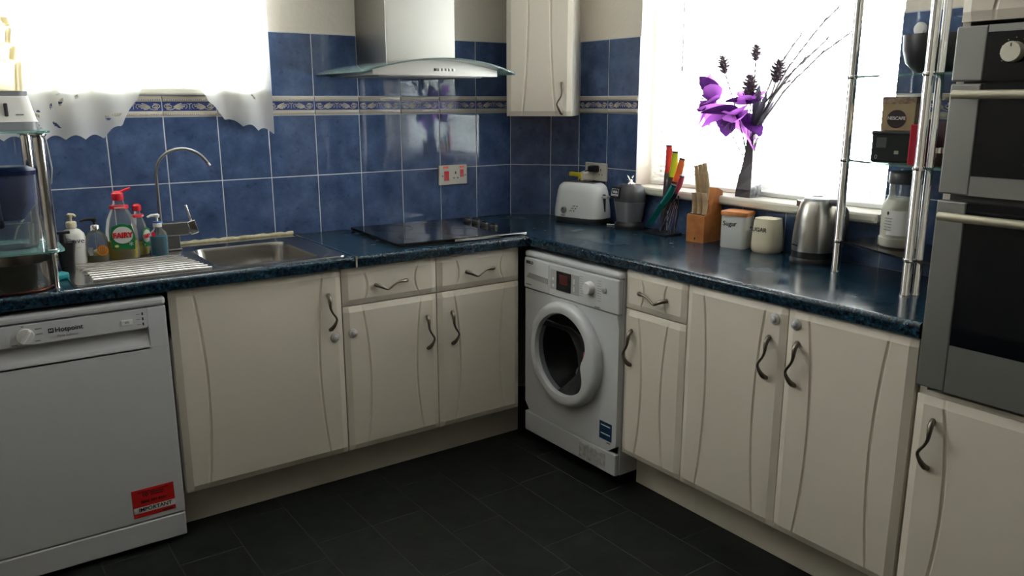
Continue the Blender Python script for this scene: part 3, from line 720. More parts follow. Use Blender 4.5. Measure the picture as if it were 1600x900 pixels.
kn = MB().rings([[(-.052+r*math.cos(2*PI*j/24), y, .058+r*math.sin(2*PI*j/24)) for j in range(24)] for r, y in ((.0145, ym+.006), (.0145, ym-.008), (.012, ym-.011))]).build('browning_dial', mat('toaster_dial', (.30, .31, .30), .3, .4), ts)
MB().box(-.0535, -.0505, ym-.012, ym-.0105, .058, .070).build('dial_pointer', INK, kn)
for i in range(3):
    MB().box(-.006, .006, -.004, .004, -.002, .002, .001).build('button', MGREY, ts, (-.014+.009*i, ym, .056+.0115*i)); MB().box(-.002, .002, -.004, .002, -.002, .002).build('indicator_light', BLACK, ts, (.004+.009*i, ym, .056+.0115*i))
text('~2', .012, MGREY, ts, (-.058, ym-.0008, .032))
MB().box(TW/2-.020, TW/2-.0035, -.006, .006, .055, .135, .003).build('lever_slot', BLACK, ts, (.006, -.012, 0))
MB().box(TW/2-.012, TW/2+.022, -.014, .014, .118, .130, .004).build('lever', mat('grey_lever', (.42, .43, .42), .3, .4), ts, (0, -.012, 0))

bl = thing('blender_base', 'grey and black blender motor base with bare metal blades on top', 'blender', (-.076, -.690, TOP), RB)
bl.scale = (.84, .84, 1.0)
MB().loft([(0, 0, .145, .130, .05, 0), (0, 0, .150, .134, .05, .008), (0, 0, .146, .130, .05, .02), (0, 0, .126, .112, .045, .030)]).build('foot', BLACK, bl)
MB().loft([(0, 0, .118, .106, .04, .026), (0, 0, .124, .112, .04, .04), (0, 0, .152, .136, .045, .122)], n=8).build('lower_body', mat('blender_grey', (.20, .20, .215), .35, .3), bl)
MB().loft([(0, 0, .155, .139, .046, .120), (0, 0, .155, .139, .046, .124), (0, 0, .152, .136, .046, .150), (0, 0, .138, .124, .05, .178), (0, 0, .112, .102, .045, .192), (0, 0, .104, .095, .044, .190)], n=8).build('upper_body', DGREY, bl)
bp = MB().box(-.034, .034, -.004, .004, -.026, .026, .002).xf(Matrix.Translation((-.036, -.068, .158)) @ Matrix.Rotation(math.radians(-12), 4, 'X')).build('badge_plate', BLACK, bl)
bf = MB()
for a in ((-.026, .026, .014, .016), (-.026, .026, -.016, -.014), (-.026, -.024, -.016, .016), (.024, .026, -.016, .016), (-.024, .024, -.013, -.008)): bf.box(a[0], a[1], -.0056, -.0042, a[2], a[3])
Mb = Matrix.Translation((-.036, -.068, .158)) @ Matrix.Rotation(math.radians(-12), 4, 'X'); bf.xf(Mb).build('badge_border', WHITEP, bp)
tx = text('ninja', .018, WHITEP, bp, (0, 0, 0), bold=.0006); tx.matrix_local = Mb @ Matrix.Translation((0, -.0048, .003))
bs = MB().lathe([(.03, .188), (.03, .196), (.012, .204), (.007, .214)], 0, 0, 20).build('blade_hub', CHROME, bl)
for a, tl_, ln in ((.2, .9, .032), (PI+.3, .9, .032), (1.8, .25, .03), (PI+1.9, .25, .03)):
    c_ = Vector((math.cos(a)*math.cos(tl_), math.sin(a)*math.cos(tl_), math.sin(tl_))); s_ = Vector((-math.sin(a), math.cos(a), 0)); b0 = Vector((0, 0, .208)); u_ = c_.cross(s_)*.0008
    pts = [b0-s_*.005, b0+c_*ln*.7-s_*.008, b0+c_*ln, b0+c_*ln*.8+s_*.006, b0+s_*.005]
    MB().add([p-u_ for p in pts]+[p+u_ for p in pts], [(4, 3, 2, 1, 0), (5, 6, 7, 8, 9)]+[(i, (i+1) % 5, 5+(i+1) % 5, 5+i) for i in range(5)]).build('blade', CHROME, bs)
MB().tube([(-.07, .0, .10), (-.088, .0, .085), (-.09, .0, .04), (-.082, .0, .008), (-.11, -.02, .004), (-.14, -.03, .004)], .0028, 8).build('cord', OFFW, bl)

# knife stand with coloured knives
ks = thing('knife_stand', 'black knife stand with wire fan beside the wooden block', 'knife stand', (-.06, -.885, TOP))
MB().box(-.055, .035, -.075, .075, 0, .008, .003).build('base_plate', BLACK, ks)
SMOKE = mat('smoky_acrylic', (.06, .055, .06), .2)
hs = MB().box(-.012, .012, -.006, .006, 0, .23, .003); hs.xf(Matrix.Translation((.012, .02, .006)) @ Matrix.Rotation(math.radians(4), 4, 'X')); hs.build('back_sleeve', SMOKE, ks)
MB().box(-.02, .02, -.004, .004, .13, .16, .002).build('slot_block', SMOKE, ks, (.008, -.005, .0))
for i in range(5):
    y0 = .03-.022*i; MB().tube([(-.015, y0*.9-.02, .006), (.0, y0*.55-.035, .08), (.012, y0*.3-.045, .155-.008*i)], .0016, 6).build('wire', CHROME, ks)
MB().tube([(.012, -.05, .006), (.012, -.07, .09), (.012, -.065, .165)], .003, 6).build('support_rod', BLACK, ks)
def knife(label, top, bot, hl, hm, bm_, wdt=.030, bl_w=.026, x=-.05, capm=None, group='coloured knives in the stand', thick=.012):
    """top, bot: (x, y, z) of handle end and blade tip; local +z runs tip -> handle end"""
    T = Vector(top); B = Vector(bot); ax = (T-B); L = ax.length; ax.normalize()
    side = Vector((.8, -.6, 0)); side = (side-ax*side.dot(ax)).normalized(); nn = side.cross(ax)
    M = Matrix((side, nn, ax)).transposed().to_4x4(); M.translation = B
    r = bpy.data.objects.new('knife', None); COL.objects.link(r); r.matrix_world = M; r.empty_display_size = .02
    tag(r, label, 'knife', group)
    b0 = L-hl
    MB().add([(-bl_w*.5, -.0009, b0+.004), (bl_w*.5, -.0009, b0+.004), (bl_w*.5, -.0009, .03), (-bl_w*.4, -.0009, 0), (-bl_w*.5, .0009, b0+.004), (bl_w*.5, .0009, b0+.004), (bl_w*.5, .0009, .03), (-bl_w*.4, .0009, 0)], [(3, 2, 1, 0), (4, 5, 6, 7), (0, 1, 5, 4), (1, 2, 6, 5), (2, 3, 7, 6), (3, 0, 4, 7)]).build('blade', bm_, r)
    secs = []
    for k in range(9):
        u = k/8; wv = wdt*(.72+.28*math.sin(PI*(.1+.8*u))); off = .003*math.sin(u*PI*1.2)
        secs.append((off, 0, wv, thick, thick*.45, b0+hl*u*.95))
    MB().loft(secs, n=4).build('handle', hm, r)
    e = secs[-1]; MB().loft([(e[0], 0, e[2]*1.02, thick*1.02, thick*.45, b0+hl*.945), (e[0]-.002, 0, e[2]*1.15, thick, thick*.4, b0+hl)], n=4).build('end_cap', capm or DGREY, r)
    return r
KB = mat('dark_knife_blade', (.10, .095, .10), .3, .4)
knife('red handled knife standing upright in the black stand', (-.05, -.892, 1.282), (-.05, -.874, .985), .115, mat('knife_red', '#c8323a', .4), KB)
knife('lime green handled knife in the black stand', (-.052, -.930, 1.258), (-.05, -.880, .985), .108, mat('knife_green', '#9fc22f', .4), KB)
knife('orange handled knife leaning in the black stand', (-.054, -.972, 1.232), (-.05, -.872, .985), .105, mat('knife_orange', '#d9753a', .4), KB)
knife('short pink handled knife leaning in the black stand', (-.056, -.978, 1.162), (-.055, -.895, 1.01), .085, mat('knife_pink', '#b8455a', .4), KB, .024)
knife('teal knife with teal blade at the front of the stand', (-.085, -.962, 1.124), (-.085, -.815, .932), .105, mat('knife_teal', '#1f8f8c', .4), mat('teal_blade', '#0f8b86', .3), .028)

# wooden knife block
kb = thing('knife_block', 'beech wood knife block with pale handled knives', 'knife block', (-.066, -1.112, TOP), RB+math.radians(6))
MB().prism([(-.058, 0), (-.058, .108), (-.020, .116), (-.012, .150), (.022, .213), (.056, .200), (.056, 0)], 'x', -.042, .042).build('block', BEECH, kb)
MB().box(-.036, .036, -.052, -.026, .1085, .1125).build('front_slot', BLACK, kb)
MB().box(-.003, .003, -.0590, -.0575, .010, .020, .001).build('logo_mark', INK, kb)
def kbk(label, lx, ly, lz, ln, ty, grp, wdt=.017):
    M = kb.matrix_basis if False else Matrix.Translation(kb.location) @ Matrix.Rotation(kb.rotation_euler.z, 4, 'Z')
    a = M @ Vector((lx, ly-.06*ty, lz-.06)); b = M @ Vector((lx+.0, ly+ty*ln, lz+ln))
    knife(label, b, a, ln, PALEW, mat('steel_blade', (.5, .5, .5), .25, 1.), wdt, .010, capm=PALEW, group=grp, thick=.013)
for i in range(3):
    kbk(('pale steak knife of the front row on the coloured knife side', 'middle pale steak knife of the front row in the wooden block', 'pale steak knife of the front row on the sugar canister side')[i], -.025+.025*i, -.038, .110, .085, -.02, 'front row knives in the block', .021)
    kbk(('long pale back row knife on the coloured knife side of the block', 'middle long pale knife of the back row in the wooden block', 'long pale back row knife on the sugar canister side of the block')[i], -.030+.021*i, -.008, .165, .135+.006*i, -.14, 'back row knives in the block', .021)

# canisters
def canister(name, label, loc, rz, secs, m_, lid, lm, txt, tsz, fy, tz, tx_=-.0, fontm=INK):
    c = thing(name, label, 'canister', loc, rz)
    MB().loft(secs, n=8).build('jar', m_, c)
    MB().loft(lid, n=8).build('lid', lm, c)
    return c
CW = mat('white_ceramic', (.70, .70, .68), .3); CC = mat('cream_ceramic', (.68, .62, .46), .35)
c1 = canister('sugar_canister', 'square white sugar canister with wooden lid', (-.072, -1.284, TOP), RB+math.radians(16), [(0, 0, .100, .088, .016, 0), (0, 0, .104, .092, .018, .006), (0, 0, .104, .092, .018, .124)], CW, [(0, 0, .110, .098, .018, .1245), (0, 0, .110, .098, .018, .137), (0, 0, .106, .094, .018, .140)], BEECH, '', 0, 0, 0)
text('Sugar', .026, INK, c1, (-.012, -.0465, .094), bold=.0002, sx=.95)
c2 = canister('sugar_canister', 'rounded cream sugar canister beside the kettle', (-.062, -1.418, TOP), RB+math.radians(6), [(0, 0, .094, .086, .035, 0), (0, 0, .108, .098, .04, .008), (0, 0, .112, .101, .042, .03), (0, 0, .106, .096, .04, .08), (0, 0, .096, .086, .035, .118)], CC, [(0, 0, .094, .084, .034, .1183), (0, 0, .092, .082, .033, .126), (0, 0, .05, .045, .02, .129)], CC, '', 0, 0, 0)
tx = text('SUGAR', .022, INK, c2, (-.012, -.0490, .086), bold=.0002, sx=1.0); tx.rotation_euler = (math.radians(-4), 0, 0)

kt = thing('kettle', 'brushed steel jug kettle with black base beside the rack', 'kettle', (-.085, -1.632, TOP), RB)
MB().lathe([(.079, 0), (.080, .010), (.076, .018)], 0, 0, 32).build('power_base', BLACK, kt)
MB().lathe([(.074, .018), (.074, .042)], 0, 0, 32).build('lower_band', BLACK, kt)
KST = mat('kettle_steel', (.50, .48, .44), .3, 1.)
MB().lathe([(.0745, .041), (.0755, .048), (.073, .10), (.066, .165), (.056, .205), (.050, .214)], 0, 0, 40).build('kettle_body', KST, kt)
MB().lathe([(.049, .213), (.044, .222), (.025, .229), (.004, .230)], 0, 0, 32).build('lid', mat('grey_lid', (.30, .30, .31), .3, .3), kt)
MB().lathe([(.021, .2285), (.018, .232), (.004, .233)], 0, 0, 20).build('lid_button', mat('blue_grey_button', (.06, .06, .10), .3), kt)
MB().tube([(.052, .0, .212), (.085, .0, .212), (.108, .0, .185), (.112, .0, .13), (.100, .0, .075), (.074, .0, .055)], [.012, .013, .013, .012, .012, .010], 12).build('handle', DGREY, kt)
MB().prism([(-.018, 0), (.018, 0), (.0, .030)], 'z', .188, .208).xf(Matrix.Translation((-.054, 0, 0)) @ Matrix.Rotation(PI/2, 4, 'Z')).build('spout', KST, kt)
tx = text('~3', .011, INK, kt, (-.028, -.0705, .062), sx=1.); tx.rotation_euler = (0, 0, math.radians(-22))

# ------------------------------------------------------------------ rack by the oven
rk = thing('corner_rack', 'chrome three tier corner rack with glass shelves beside the oven', 'rack', (0, 0, TOP))
P1, P2, P3 = (-.178, -1.782), (-.312, -2.095), (-.287, -2.113)
for (x, y), r in ((P1, .0135), (P2, .0130), (P3, .0105), ((-.04, -2.24), .010)):
    MB().lathe([(r+.002, 0), (r+.002, .006), (r, .010), (r, 1.02), (.004, 1.03)], x, y, 16).build('pole', CHROME, rk)
shp = [(-.178, -1.782), (-.312, -2.095), (-.300, -2.262), (-.025, -2.262), (-.025, -1.835), (-.06, -1.80)]
for i, z in enumerate((.100, .362, .618)):
    mm = mat('dark_shelf_metal', (.10, .10, .11), .12, .9) if i == 0 else GSHELF
    MB().prism(shp, 'z', z, z+.006).build('shelf', mm, rk)
    for (x, y) in (P1, P2, (-.04, -2.24)): MB().lathe([(.0145, z-.003), (.0158, z-.001), (.0158, z+.007), (.0145, z+.009)], x, y, 16).build('collar', CHROME, rk)
SZ = [TOP+.106, TOP+.368, TOP+.624]
jr = thing('storage_jar', 'large clear plastic jar of white powder on the lowest rack shelf', 'jar', (-.135, -1.968, SZ[0]))
POW = mat('white_powder', (.72, .69, .60), .8)
MB().lathe([(.056, .001), (.062, .006), (.063, .03), (.060, .034), (.061, .12), (.046, .148)], 0, 0, 32).build('powder', POW, jr)
MB().lathe([(.058, 0), (.0645, .004), (.0655, .03), (.062, .034), (.063, .125), (.050, .150), (.046, .160), (.046, .205)], 0, 0, 32, cap1=False).build('jar', CLEARP, jr)
MB().lathe([(.049, .196), (.051, .200), (.051, .228), (.048, .232)], 0, 0, 32).build('lid', DGREY, jr)
lb = MB(); n = 16; lr = []
for z in (.042, .118): lr.append([(.0638*math.cos(a), .0638*math.sin(a), z) for a in [PI*.93+i/n*PI*.62 for i in range(n+1)]])
lb.rings(lr, False, False, closed=False).build('paper_label', mat('white_paper', (.66, .66, .64), .7), jr)
tx = text('0', .014, INK, jr, (-.0655, .012, .108), right=(-.25, -.97, 0), bold=.0004)
for i in range(5): MB().box(-.0006, .0003, -.012, .012, -.0011, .0011).build('print_line', MGREY, jr, (-.0645, .010, .093-.009*i), (0, 0, math.radians(-10)))
bt = thing('bottle', 'clear bottle with red trigger top on the lowest rack shelf', 'bottle', (-.20, -2.225, SZ[0]))
MB().lathe([(.026, 0), (.029, .006), (.030, .05), (.028, .085), (.018, .10), (.012, .112)], 0, 0, 24, cap1=False).build('bottle_body', CLEARP, bt)
MB().lathe([(.015, .108), (.015, .124), (.012, .13)], 0, 0, 16).box(-.030, .012, -.012, .012, .124, .145, .004).box(.0, .014, -.011, .011, .14, .168, .003).build('trigger', mat('dark_red_plastic', '#a01e33', .35), bt)
cb = tag(None or thing('coffee_box', 'beige coffee sachet box standing on the black tin', 'box', (-.165, -1.945, SZ[1]+.094), RB+.30), 'beige coffee sachet box standing on the black tin', 'box')
CB = mat('beige_card', '#a08c6c', .6, noise=(25, .5, '#8a7658'))
MB().box(-.046, .046, -.036, .036, 0, .098, .001).build('carton', CB, cb)
MB().box(-.047, .047, -.0365, .0365, .078, .0985, .001).build('patterned_top', mat('brown_print', '#6a5648', .6, noise=(90, 1., '#a58f78')), cb)
MB().rings([[(-.004+r*math.cos(2*PI*j/24), y, .034+r*math.sin(2*PI*j/24)) for j in range(24)] for r, y in ((.027, -.0355), (.027, -.0366))]).build('dark_disc', mat('dark_brown_print', (.04, .03, .03), .5), cb)
text('NESCAFE', .0135, WHITEP, cb, (-.004, -.0370, .036), bold=.0003, sx=.9)
tn = thing('storage_tin', 'black tin with small print below the coffee box', 'tin', (-.170, -1.950, SZ[1]), RB+.30)
MB().box(-.066, .066, -.052, .052, 0, .092, .006).build('tin_body', mat('black_tin', (.018, .022, .024), .3, .2), tn); MB().box(-.068, .068, -.054, .054, .080, .0935, .005).build('lid', mat('black_tin_lid', (.02, .024, .026), .3, .2), tn)
MB().box(-.052, -.024, -.0530, -.0518, .044, .074).build('printed_panel', mat('grey_print', (.09, .10, .10), .5), tn)
MB().box(-.0, .012, -.0530, -.0518, .026, .036).build('printed_mark', mat('pale_print', (.35, .36, .30), .5), tn)
text('0', .018, mat('grey_digit', (.3, .3, .3), .5), tn, (-.05, -.0525, .016))
MB_red = tag(MB().box(-.022, .022, -.012, .012, 0, .115, .003).build('red_box', mat('red_card', '#a81f30', .4), None, (-.238, -2.045, SZ[1]), (0, 0, RB+.35)), 'slim red carton behind the front rack pole', 'box')
tag(MB().box(-.03, .03, -.022, .022, 0, .125, .003).build('maroon_box', mat('maroon_card', '#3a1822', .5), None, (-.125, -2.045, SZ[1]), (0, 0, RB)), 'dark maroon carton at the back of the middle rack shelf', 'box')
j2 = thing('sauce_jar', 'red jar with dark green lid on the middle rack shelf', 'jar', (-.235, -2.205, SZ[1]))
MB().lathe([(.030, 0), (.034, .006), (.034, .085), (.027, .098)], 0, 0, 24).build('jar', mat('red_brown_jar', '#7a3430', .25), j2)
MB().lathe([(.031, .0975), (.031, .125), (.028, .128)], 0, 0, 24).build('lid', mat('dark_green_lid', '#123c30', .35), j2)
sj = thing('spice_jar', 'small chrome topped glass spice jar on the middle rack shelf', 'jar', (-.275, -2.085, SZ[1]))
sj.location = (-.245, -2.11, SZ[1])
MB().lathe([(.012, 0), (.014, .003), (.014, .034), (.011, .038)], 0, 0, 16).build('jar', mat('dark_spice', (.05, .03, .02), .3), sj); MB().lathe([(.0135, .0378), (.0135, .052), (.011, .054)], 0, 0, 16).build('lid', CHROME, sj)
bo = thing('mixing_bowl', 'black bowl on the top shelf of the chrome rack', 'bowl', (-.190, -2.040, SZ[2]))
MB().lathe([(.035, 0), (.052, .008), (.074, .03), (.084, .065), (.087, .108), (.085, .108), (.081, .066), (.070, .034), (.04, .012), (.005, .010)], 0, 0, 40, cap1=False).build('bowl', mat('black_bowl', (.02, .02, .022), .35), bo)
hk = thing('wall_hook', 'white round suction disc on tiles above the black bowl', 'hook', (-.0005, -1.886, 1.662), RB)
MB().rings([[(r*math.cos(2*PI*j/28), y, .016+r*math.sin(2*PI*j/28)) for j in range(28)] for r, y in ((.021, 0), (.021, -.004), (.016, -.009), (.006, -.010))]).build('disc', WHITEP, hk)

# ------------------------------------------------------------------ vase and flowers on the sill
vz = 1.0955
va = thing('vase', 'tall tapering dark vase with a silver patterned side on the window sill', 'vase', (.028, -1.245, vz), RB)
VD = mat('dark_vase_glaze', (.06, .05, .06), .35); VS = mat('silver_vase_pattern', (.35, .35, .36), .3, .6, noise=(55, 1., (.04, .04, .045)))
vb = MB(); vs = []
for z, h_, tw_ in ((0, .042, 0), (.03, .040, .05), (.08, .032, .12), (.14, .023, .2), (.20, .017, .25), (.222, .0175, .25)):
    vs.append([(h_*math.cos(PI/4+k*PI/2+tw_)*1.2, h_*math.sin(PI/4+k*PI/2+tw_)*1.2, z) for k in range(4)])
o_ = len(vb.v); vb.rings(vs, True, True, smooth=False)
for k in range(5):
    for j in range(4):
        vb.mi[k*4+j] = 1 if (j == 3 and k in (1, 2)) or (j == 3 and k == 0) else 0
vb.build('vase_body', [VD, VS], va)
MB().prism([(-.016, 0), (.016, 0), (.012, .05), (.006, .088), (-.004, .09)], 'y', -.008, .008).build('side_fin', VD, va, (-.036, -.004, .0))
PUR = cloth_mat('purple_petal', C('#bd70d2'), .0, .65); DPUR = cloth_mat('dark_purple_petal', C('#4a2560'), .0, .4)
CONE = mat('dried_cone', '#4d3d48', .8); TWIG = mat('grey_twig', (.16, .14, .15), .7); LEAF = cloth_mat('grey_feather_leaf', C('#66646e'), .0, .3)
NECK = Vector((.028, -1.245, vz+.223))
def petal(mb, base, dirv, ln, wd, curl, mi=0):
    d = Vector(dirv).normalized(); s_ = d.cross(Vector((0, .3, 1))).normalized(); n_2 = s_.cross(d)
    rows = []
    for i in range(7):
        u = i/6; wv = wd*math.sin(PI*(.12+.86*u))**.8; c_ = Vector(base)+d*ln*u+n_2*curl*u*u
        rows.append([c_-s_*wv+n_2*wv*.35, c_-s_*wv*.5, c_+n_2*.0-n_2*wv*.15, c_+s_*wv*.5, c_+s_*wv+n_2*wv*.35+n_2*.004*math.sin(i*3)])
    for r_ in rows:      # petals stay clear of the blind behind
        for v_ in r_: v_.x = min(v_.x, .042)
    mb.rings(rows, False, False, mi, True, closed=False)
def stem(parent, a, b, r=.0016, sag=.02, name='stem'):
    a = Vector(a); b = Vector(b); m_ = (a+b)/2+Vector((0, .0, sag)); MB().tube([a, a.lerp(m_, .5)+Vector((0, 0, sag*.2)), m_, m_.lerp(b, .5)+Vector((0, 0, sag*.1)), b], r, 6).build(name, TWIG, parent)
def flower(label, c_, face, size, seed, grp='purple flowers in the vase'):
    rnd = random.Random(seed); r = thing('purple_flower', label, 'flower', tuple(NECK), 0, grp)
    cc = Vector(c_)-NECK; f_ = Vector(face).normalized(); a1 = f_.cross(Vector((0, 0, 1))).normalized(); a2 = a1.cross(f_)
    for k in range(10):
        an = 2*PI*k/10+rnd.uniform(-.2, .2); dv = f_*(.35+.3*(k % 2))+(a1*math.cos(an)+a2*math.sin(an))
        mb = MB(); petal(mb, cc, dv, size*rnd.uniform(.8, 1.1), size*.33, size*rnd.uniform(-.3, .25)); mb.build('petal', PUR if k % 3 else DPUR, r)
    mb = MB()
    for k in range(6):
        an = 2*PI*k/6; mb.tube([cc, cc+f_*size*.3+(a1*math.cos(an)+a2*math.sin(an))*size*.08, cc+f_*size*.48+(a1*math.cos(an)+a2*math.sin(an))*size*.16], [.0012, .0012, .002], 5)
    mb.build('flower_centre', CONE, r); stem(r, (0, 0, -.12), cc, .002, .0)
flower('large drooping purple artificial flower above the dark vase', (.000, -1.195, 1.415), (-.5, .25, -.75), .150, 3)
flower('smaller purple artificial flower leaning towards the tiled corner', (.005, -1.075, 1.462), (-.45, .55, .1), .115, 5)
flower('dark purple artificial flower bud among grey feathers', (.012, -1.225, 1.45), (-.3, -.1, .9), .09, 9)
def cone(label, c_, size, seed):
    rnd = random.Random(seed); r = thing('dried_cone', label, 'flower', tuple(NECK), 0, 'dried cones in the vase'); cc = Vector(c_)-NECK
    d = (cc+Vector((0, 0, .25))).normalized(); a1 = d.cross(Vector((1, 0, 0))).normalized(); a2 = d.cross(a1); mb = MB()
    mb.tube([cc-d*size*.5, cc, cc+d*size*.5], [size*.12, size*.2, size*.08], 8)
    for k in range(38):
        u = (k+.5)/38; an = k*2.4; q = cc+d*size*(u-.5); o2 = (a1*math.cos(an)+a2*math.sin(an)); R_ = size*.42*math.sin(PI*(.15+.75*u))
        mb.tube([q, q+o2*R_*.7+d*size*.05, q+o2*R_+d*size*.14], [size*.05, size*.045, size*.015], 5)
    mb.build('cone_head', CONE, r); stem(r, (0, 0, -.10), cc-d*size*.4, .0026, .01)
cone('dried brown cone on the stem over the small purple flower', (.025, -1.09, 1.598), .066, 1)
cone('dried dark cone on the upright middle stem of the vase', (.025, -1.243, 1.637), .056, 2)
cone('dried purple brown cone beside the long twigs', (.025, -1.348, 1.565), .076, 3)
cone('dried cone close above the large purple flower', (.025, -1.226, 1.512), .085, 4)
for i, (ty, tz, bx) in enumerate(((-1.63, 1.69, .03), (-1.55, 1.665, .01), (-1.49, 1.62, .02), (-1.42, 1.685, .04), (-1.40, 1.53, .02), (-1.575, 1.77, .02))):
    r = thing('twig', 'long thin grey twig fanning out of the vase towards the rack', 'twig', tuple(NECK), 0, 'thin twigs in the vase')
    mb = MB(); b_ = Vector((bx, ty, tz))-NECK; pts = [Vector((0, 0, -.12)), Vector((0, 0, .0))]
    for k in range(1, 9): u = k/8; pts.append(b_*u+Vector((0, .02*math.sin(u*PI), .03*math.sin(u*PI)+.003*math.sin(k*2.3+i))))
    mb.tube(pts, [.0042, .0040]+[.0040-.0014*k/8 for k in range(1, 9)], 5)
    for k in range(3, 9):
        p_ = pts[k+1]; dd_ = (pts[k+1]-pts[k]).normalized(); mb.tube([p_, p_+dd_*.014+Vector((0, 0, .004))], [.0042, .0010], 5)
    mb.build('twig_stem', TWIG, r)
for i, (cy, cz, ln) in enumerate(((-1.29, 1.47, .16), (-1.31, 1.455, .17), (-1.275, 1.49, .15), (-1.325, 1.43, .15))):
    r = thing('feather_leaf', 'grey feathery leaf rising behind the large purple flower', 'leaf', tuple(NECK), 0, 'grey feather leaves in the vase')
    b_ = Vector((.03+.008*i-.02, cy, cz))-NECK; mb = MB(); d_ = Vector((0, -.45-.1*i, 1)); petal(mb, b_*.25, (b_*1.0), b_.length*.95, .020, .012); mb.build('leaf_blade', LEAF, r); stem(r, (0, 0, -.1), b_*.35, .0015, 0)

# ------------------------------------------------------------------ blind and curtain
bd = thing('venetian_blind', 'white venetian blind hanging in the window above the sill', 'blind', (.095, 0, 1.0955), RB)
sl = MB(); nn_ = 6
for i in range(nn_+1):
    u = -1+2*i/nn_
sl = MB().rings([[(x, .0125*u, .0022*(1-u*u)+dz) for u in [-1+2*k/6 for k in range(7)] for dz in (0,)]+[(x, .0125*u, .0022*(1-u*u)-.0006) for u in [1-2*k/6 for k in range(7)]] for x in (.655, 1.815)], True, True, smooth=False).mesh('slat', SLATM)
NS = 53
for i in range(NS): obj('slat', sl, bd, (0, 0, .028+i*.0215), (math.radians(-24), 0, 0))
MB().box(.655, 1.815, -.013, .013, .001, .016, .003).build('bottom_rail', UPVC, bd)
MB().box(.650, 1.820, -.02, .02, 1.172, 1.203, .003).build('head_rail', UPVC, bd)
for x in (.75, 1.24, 1.72): MB().tube([(x, -.0128, .01), (x, -.0128, 1.18)], .0008, 5).tube([(x, .0128, .01), (x, .0128, 1.18)], .0008, 5).build('ladder_cord', WHITEP, bd)
MB().tube([(.848, -.045, .50), (.846, -.045, .8), (.848, -.03, 1.18)], .0026, 6).lathe([(.002, .485), (.005, .49), (.004, .505), (.0015, .51)], .848, -.045, 8).build('pull_cord', mat('grey_cord', (.35, .35, .35), .7), bd)

import bisect
CT = [(-2.86, 1.345), (-2.05, 1.345), (-1.99, 1.385), (-1.945, 1.442), (-1.912, 1.500), (-1.86, 1.56), (-1.80, 1.585), (-1.745, 1.555), (-1.705, 1.515), (-1.675, 1.475), (-1.635, 1.42), (-1.585, 1.39), (-1.50, 1.365), (-1.424, 1.347)]
def cbot(x):
    i = max(1, min(len(CT)-1, bisect.bisect(CT, (x, 9)))); a, b = CT[i-1], CT[i]; u = (x-a[0])/(b[0]-a[0]); u = max(0, min(1, u))
    return a[1]+(b[1]-a[1])*u
cu = MB(); NX, NZ = 360, 190; x0, x1 = -2.84, -1.424; ztop = 2.345
holes = []
rnd = random.Random(4)
for k in range(26):
    hx = rnd.uniform(-2.5, -1.44); hz = cbot(hx)+rnd.uniform(.022, .17); holes.append((hx, hz, rnd.uniform(.006, .016), rnd.uniform(.003, .007), rnd.uniform(-1.2, 1.2)))
vs = []
for i in range(NX+1):
    x = x0+(x1-x0)*i/NX; zb = cbot(x)+.016*abs(math.sin(x*PI/.062))-.014
    for j in range(NZ+1):
        v = j/NZ; z = zb+(ztop-zb)*(v**1.35)
        am = .012+.004*math.sin(x*7); vs.append((x, -.042+am*math.sin(x*42+.6*math.sin(x*9)+.4*math.sin(z*5))*(.5+.5*(1-v)), z))
fs = []
for i in range(NX):
    for j in range(NZ):
        cx = (vs[i*(NZ+1)+j][0]+vs[(i+1)*(NZ+1)+j][0])/2; cz = vs[i*(NZ+1)+j][2]
        if any(abs(cx-h[0]) < .02 and (((cx-h[0])*math.cos(h[4])+(cz-h[1])*math.sin(h[4]))/h[2])**2+((-(cx-h[0])*math.sin(h[4])+(cz-h[1])*math.cos(h[4]))/h[3])**2 < 1 for h in holes): continue
        fs.append((i*(NZ+1)+j, (i+1)*(NZ+1)+j, (i+1)*(NZ+1)+j+1, i*(NZ+1)+j+1))
cn = thing('net_curtain', 'white lace net curtain with scalloped arched hem over the sink window', 'curtain', (0, 0, 0))
cu.add(vs, fs, 0, True); cu.build('lace_panel', LACE, cn)
MB().tube([(-2.9, -.042, 2.35), (-1.40, -.042, 2.35)], .009, 12).box(-2.885, -2.87, -.042, .006, 2.343, 2.357).box(-1.425, -1.41, -.042, .006, 2.343, 2.357).build('curtain_rod', UPVC, cn)

# ------------------------------------------------------------------ things by the sink
def bottle(name, label, loc, prof, m_, sx=1, sy=1, rz=0, group=None, liquid=None, lm=None):
    b = thing(name, label, 'bottle', loc, rz, group)
    MB().lathe(prof, 0, 0, 28, sx, sy, cap1=False).build('bottle_body', m_, b)
    if liquid: MB().lathe(liquid, 0, 0, 28, sx*.95, sy*.95).build('liquid', lm, b)
    return b
def pump(parent, z, r, m_, ang=0., ln=.035, neck=.024, collar=None):
    MB().lathe([(r, z), (r, z+.016), (r*.8, z+.02)], 0, 0, 20).build('pump_collar', collar or m_, parent)
    c_, s_ = math.cos(ang), math.sin(ang)
    MB().tube([(0, 0, z+.018), (0, 0, z+.018+neck)], .0045, 10).tube([(0, 0, z+.016+neck), (0, 0, z+.026+neck)], [.009, .011], 12).tube([(-.006*c_, -.006*s_, z+.024+neck), (ln*.6*c_, ln*.6*s_, z+.024+neck), (ln*c_, ln*s_, z+.019+neck)], [.0065, .005, .0038], 8).build('pump_head', m_, parent)
SK = TOP+.0056
fy = math.atan2(-3.1, -.4)+PI/2      # bottles face the room
fx = -.12
lo = bottle('lotion_bottle', 'white rounded lotion bottle with cream pump on the drainer', (-2.205, -.20, SK), [(.030, 0), (.036, .004), (.0375, .03), (.0365, .085), (.032, .105), (.022, .118), (.013, .123), (.013, .128)], mat('white_bottle', (.70, .69, .64), .3), 1.12, .75, fx)
pump(lo, .1275, .0165, mat('cream_pump', (.62, .55, .38), .4), -.5, .018, .018)
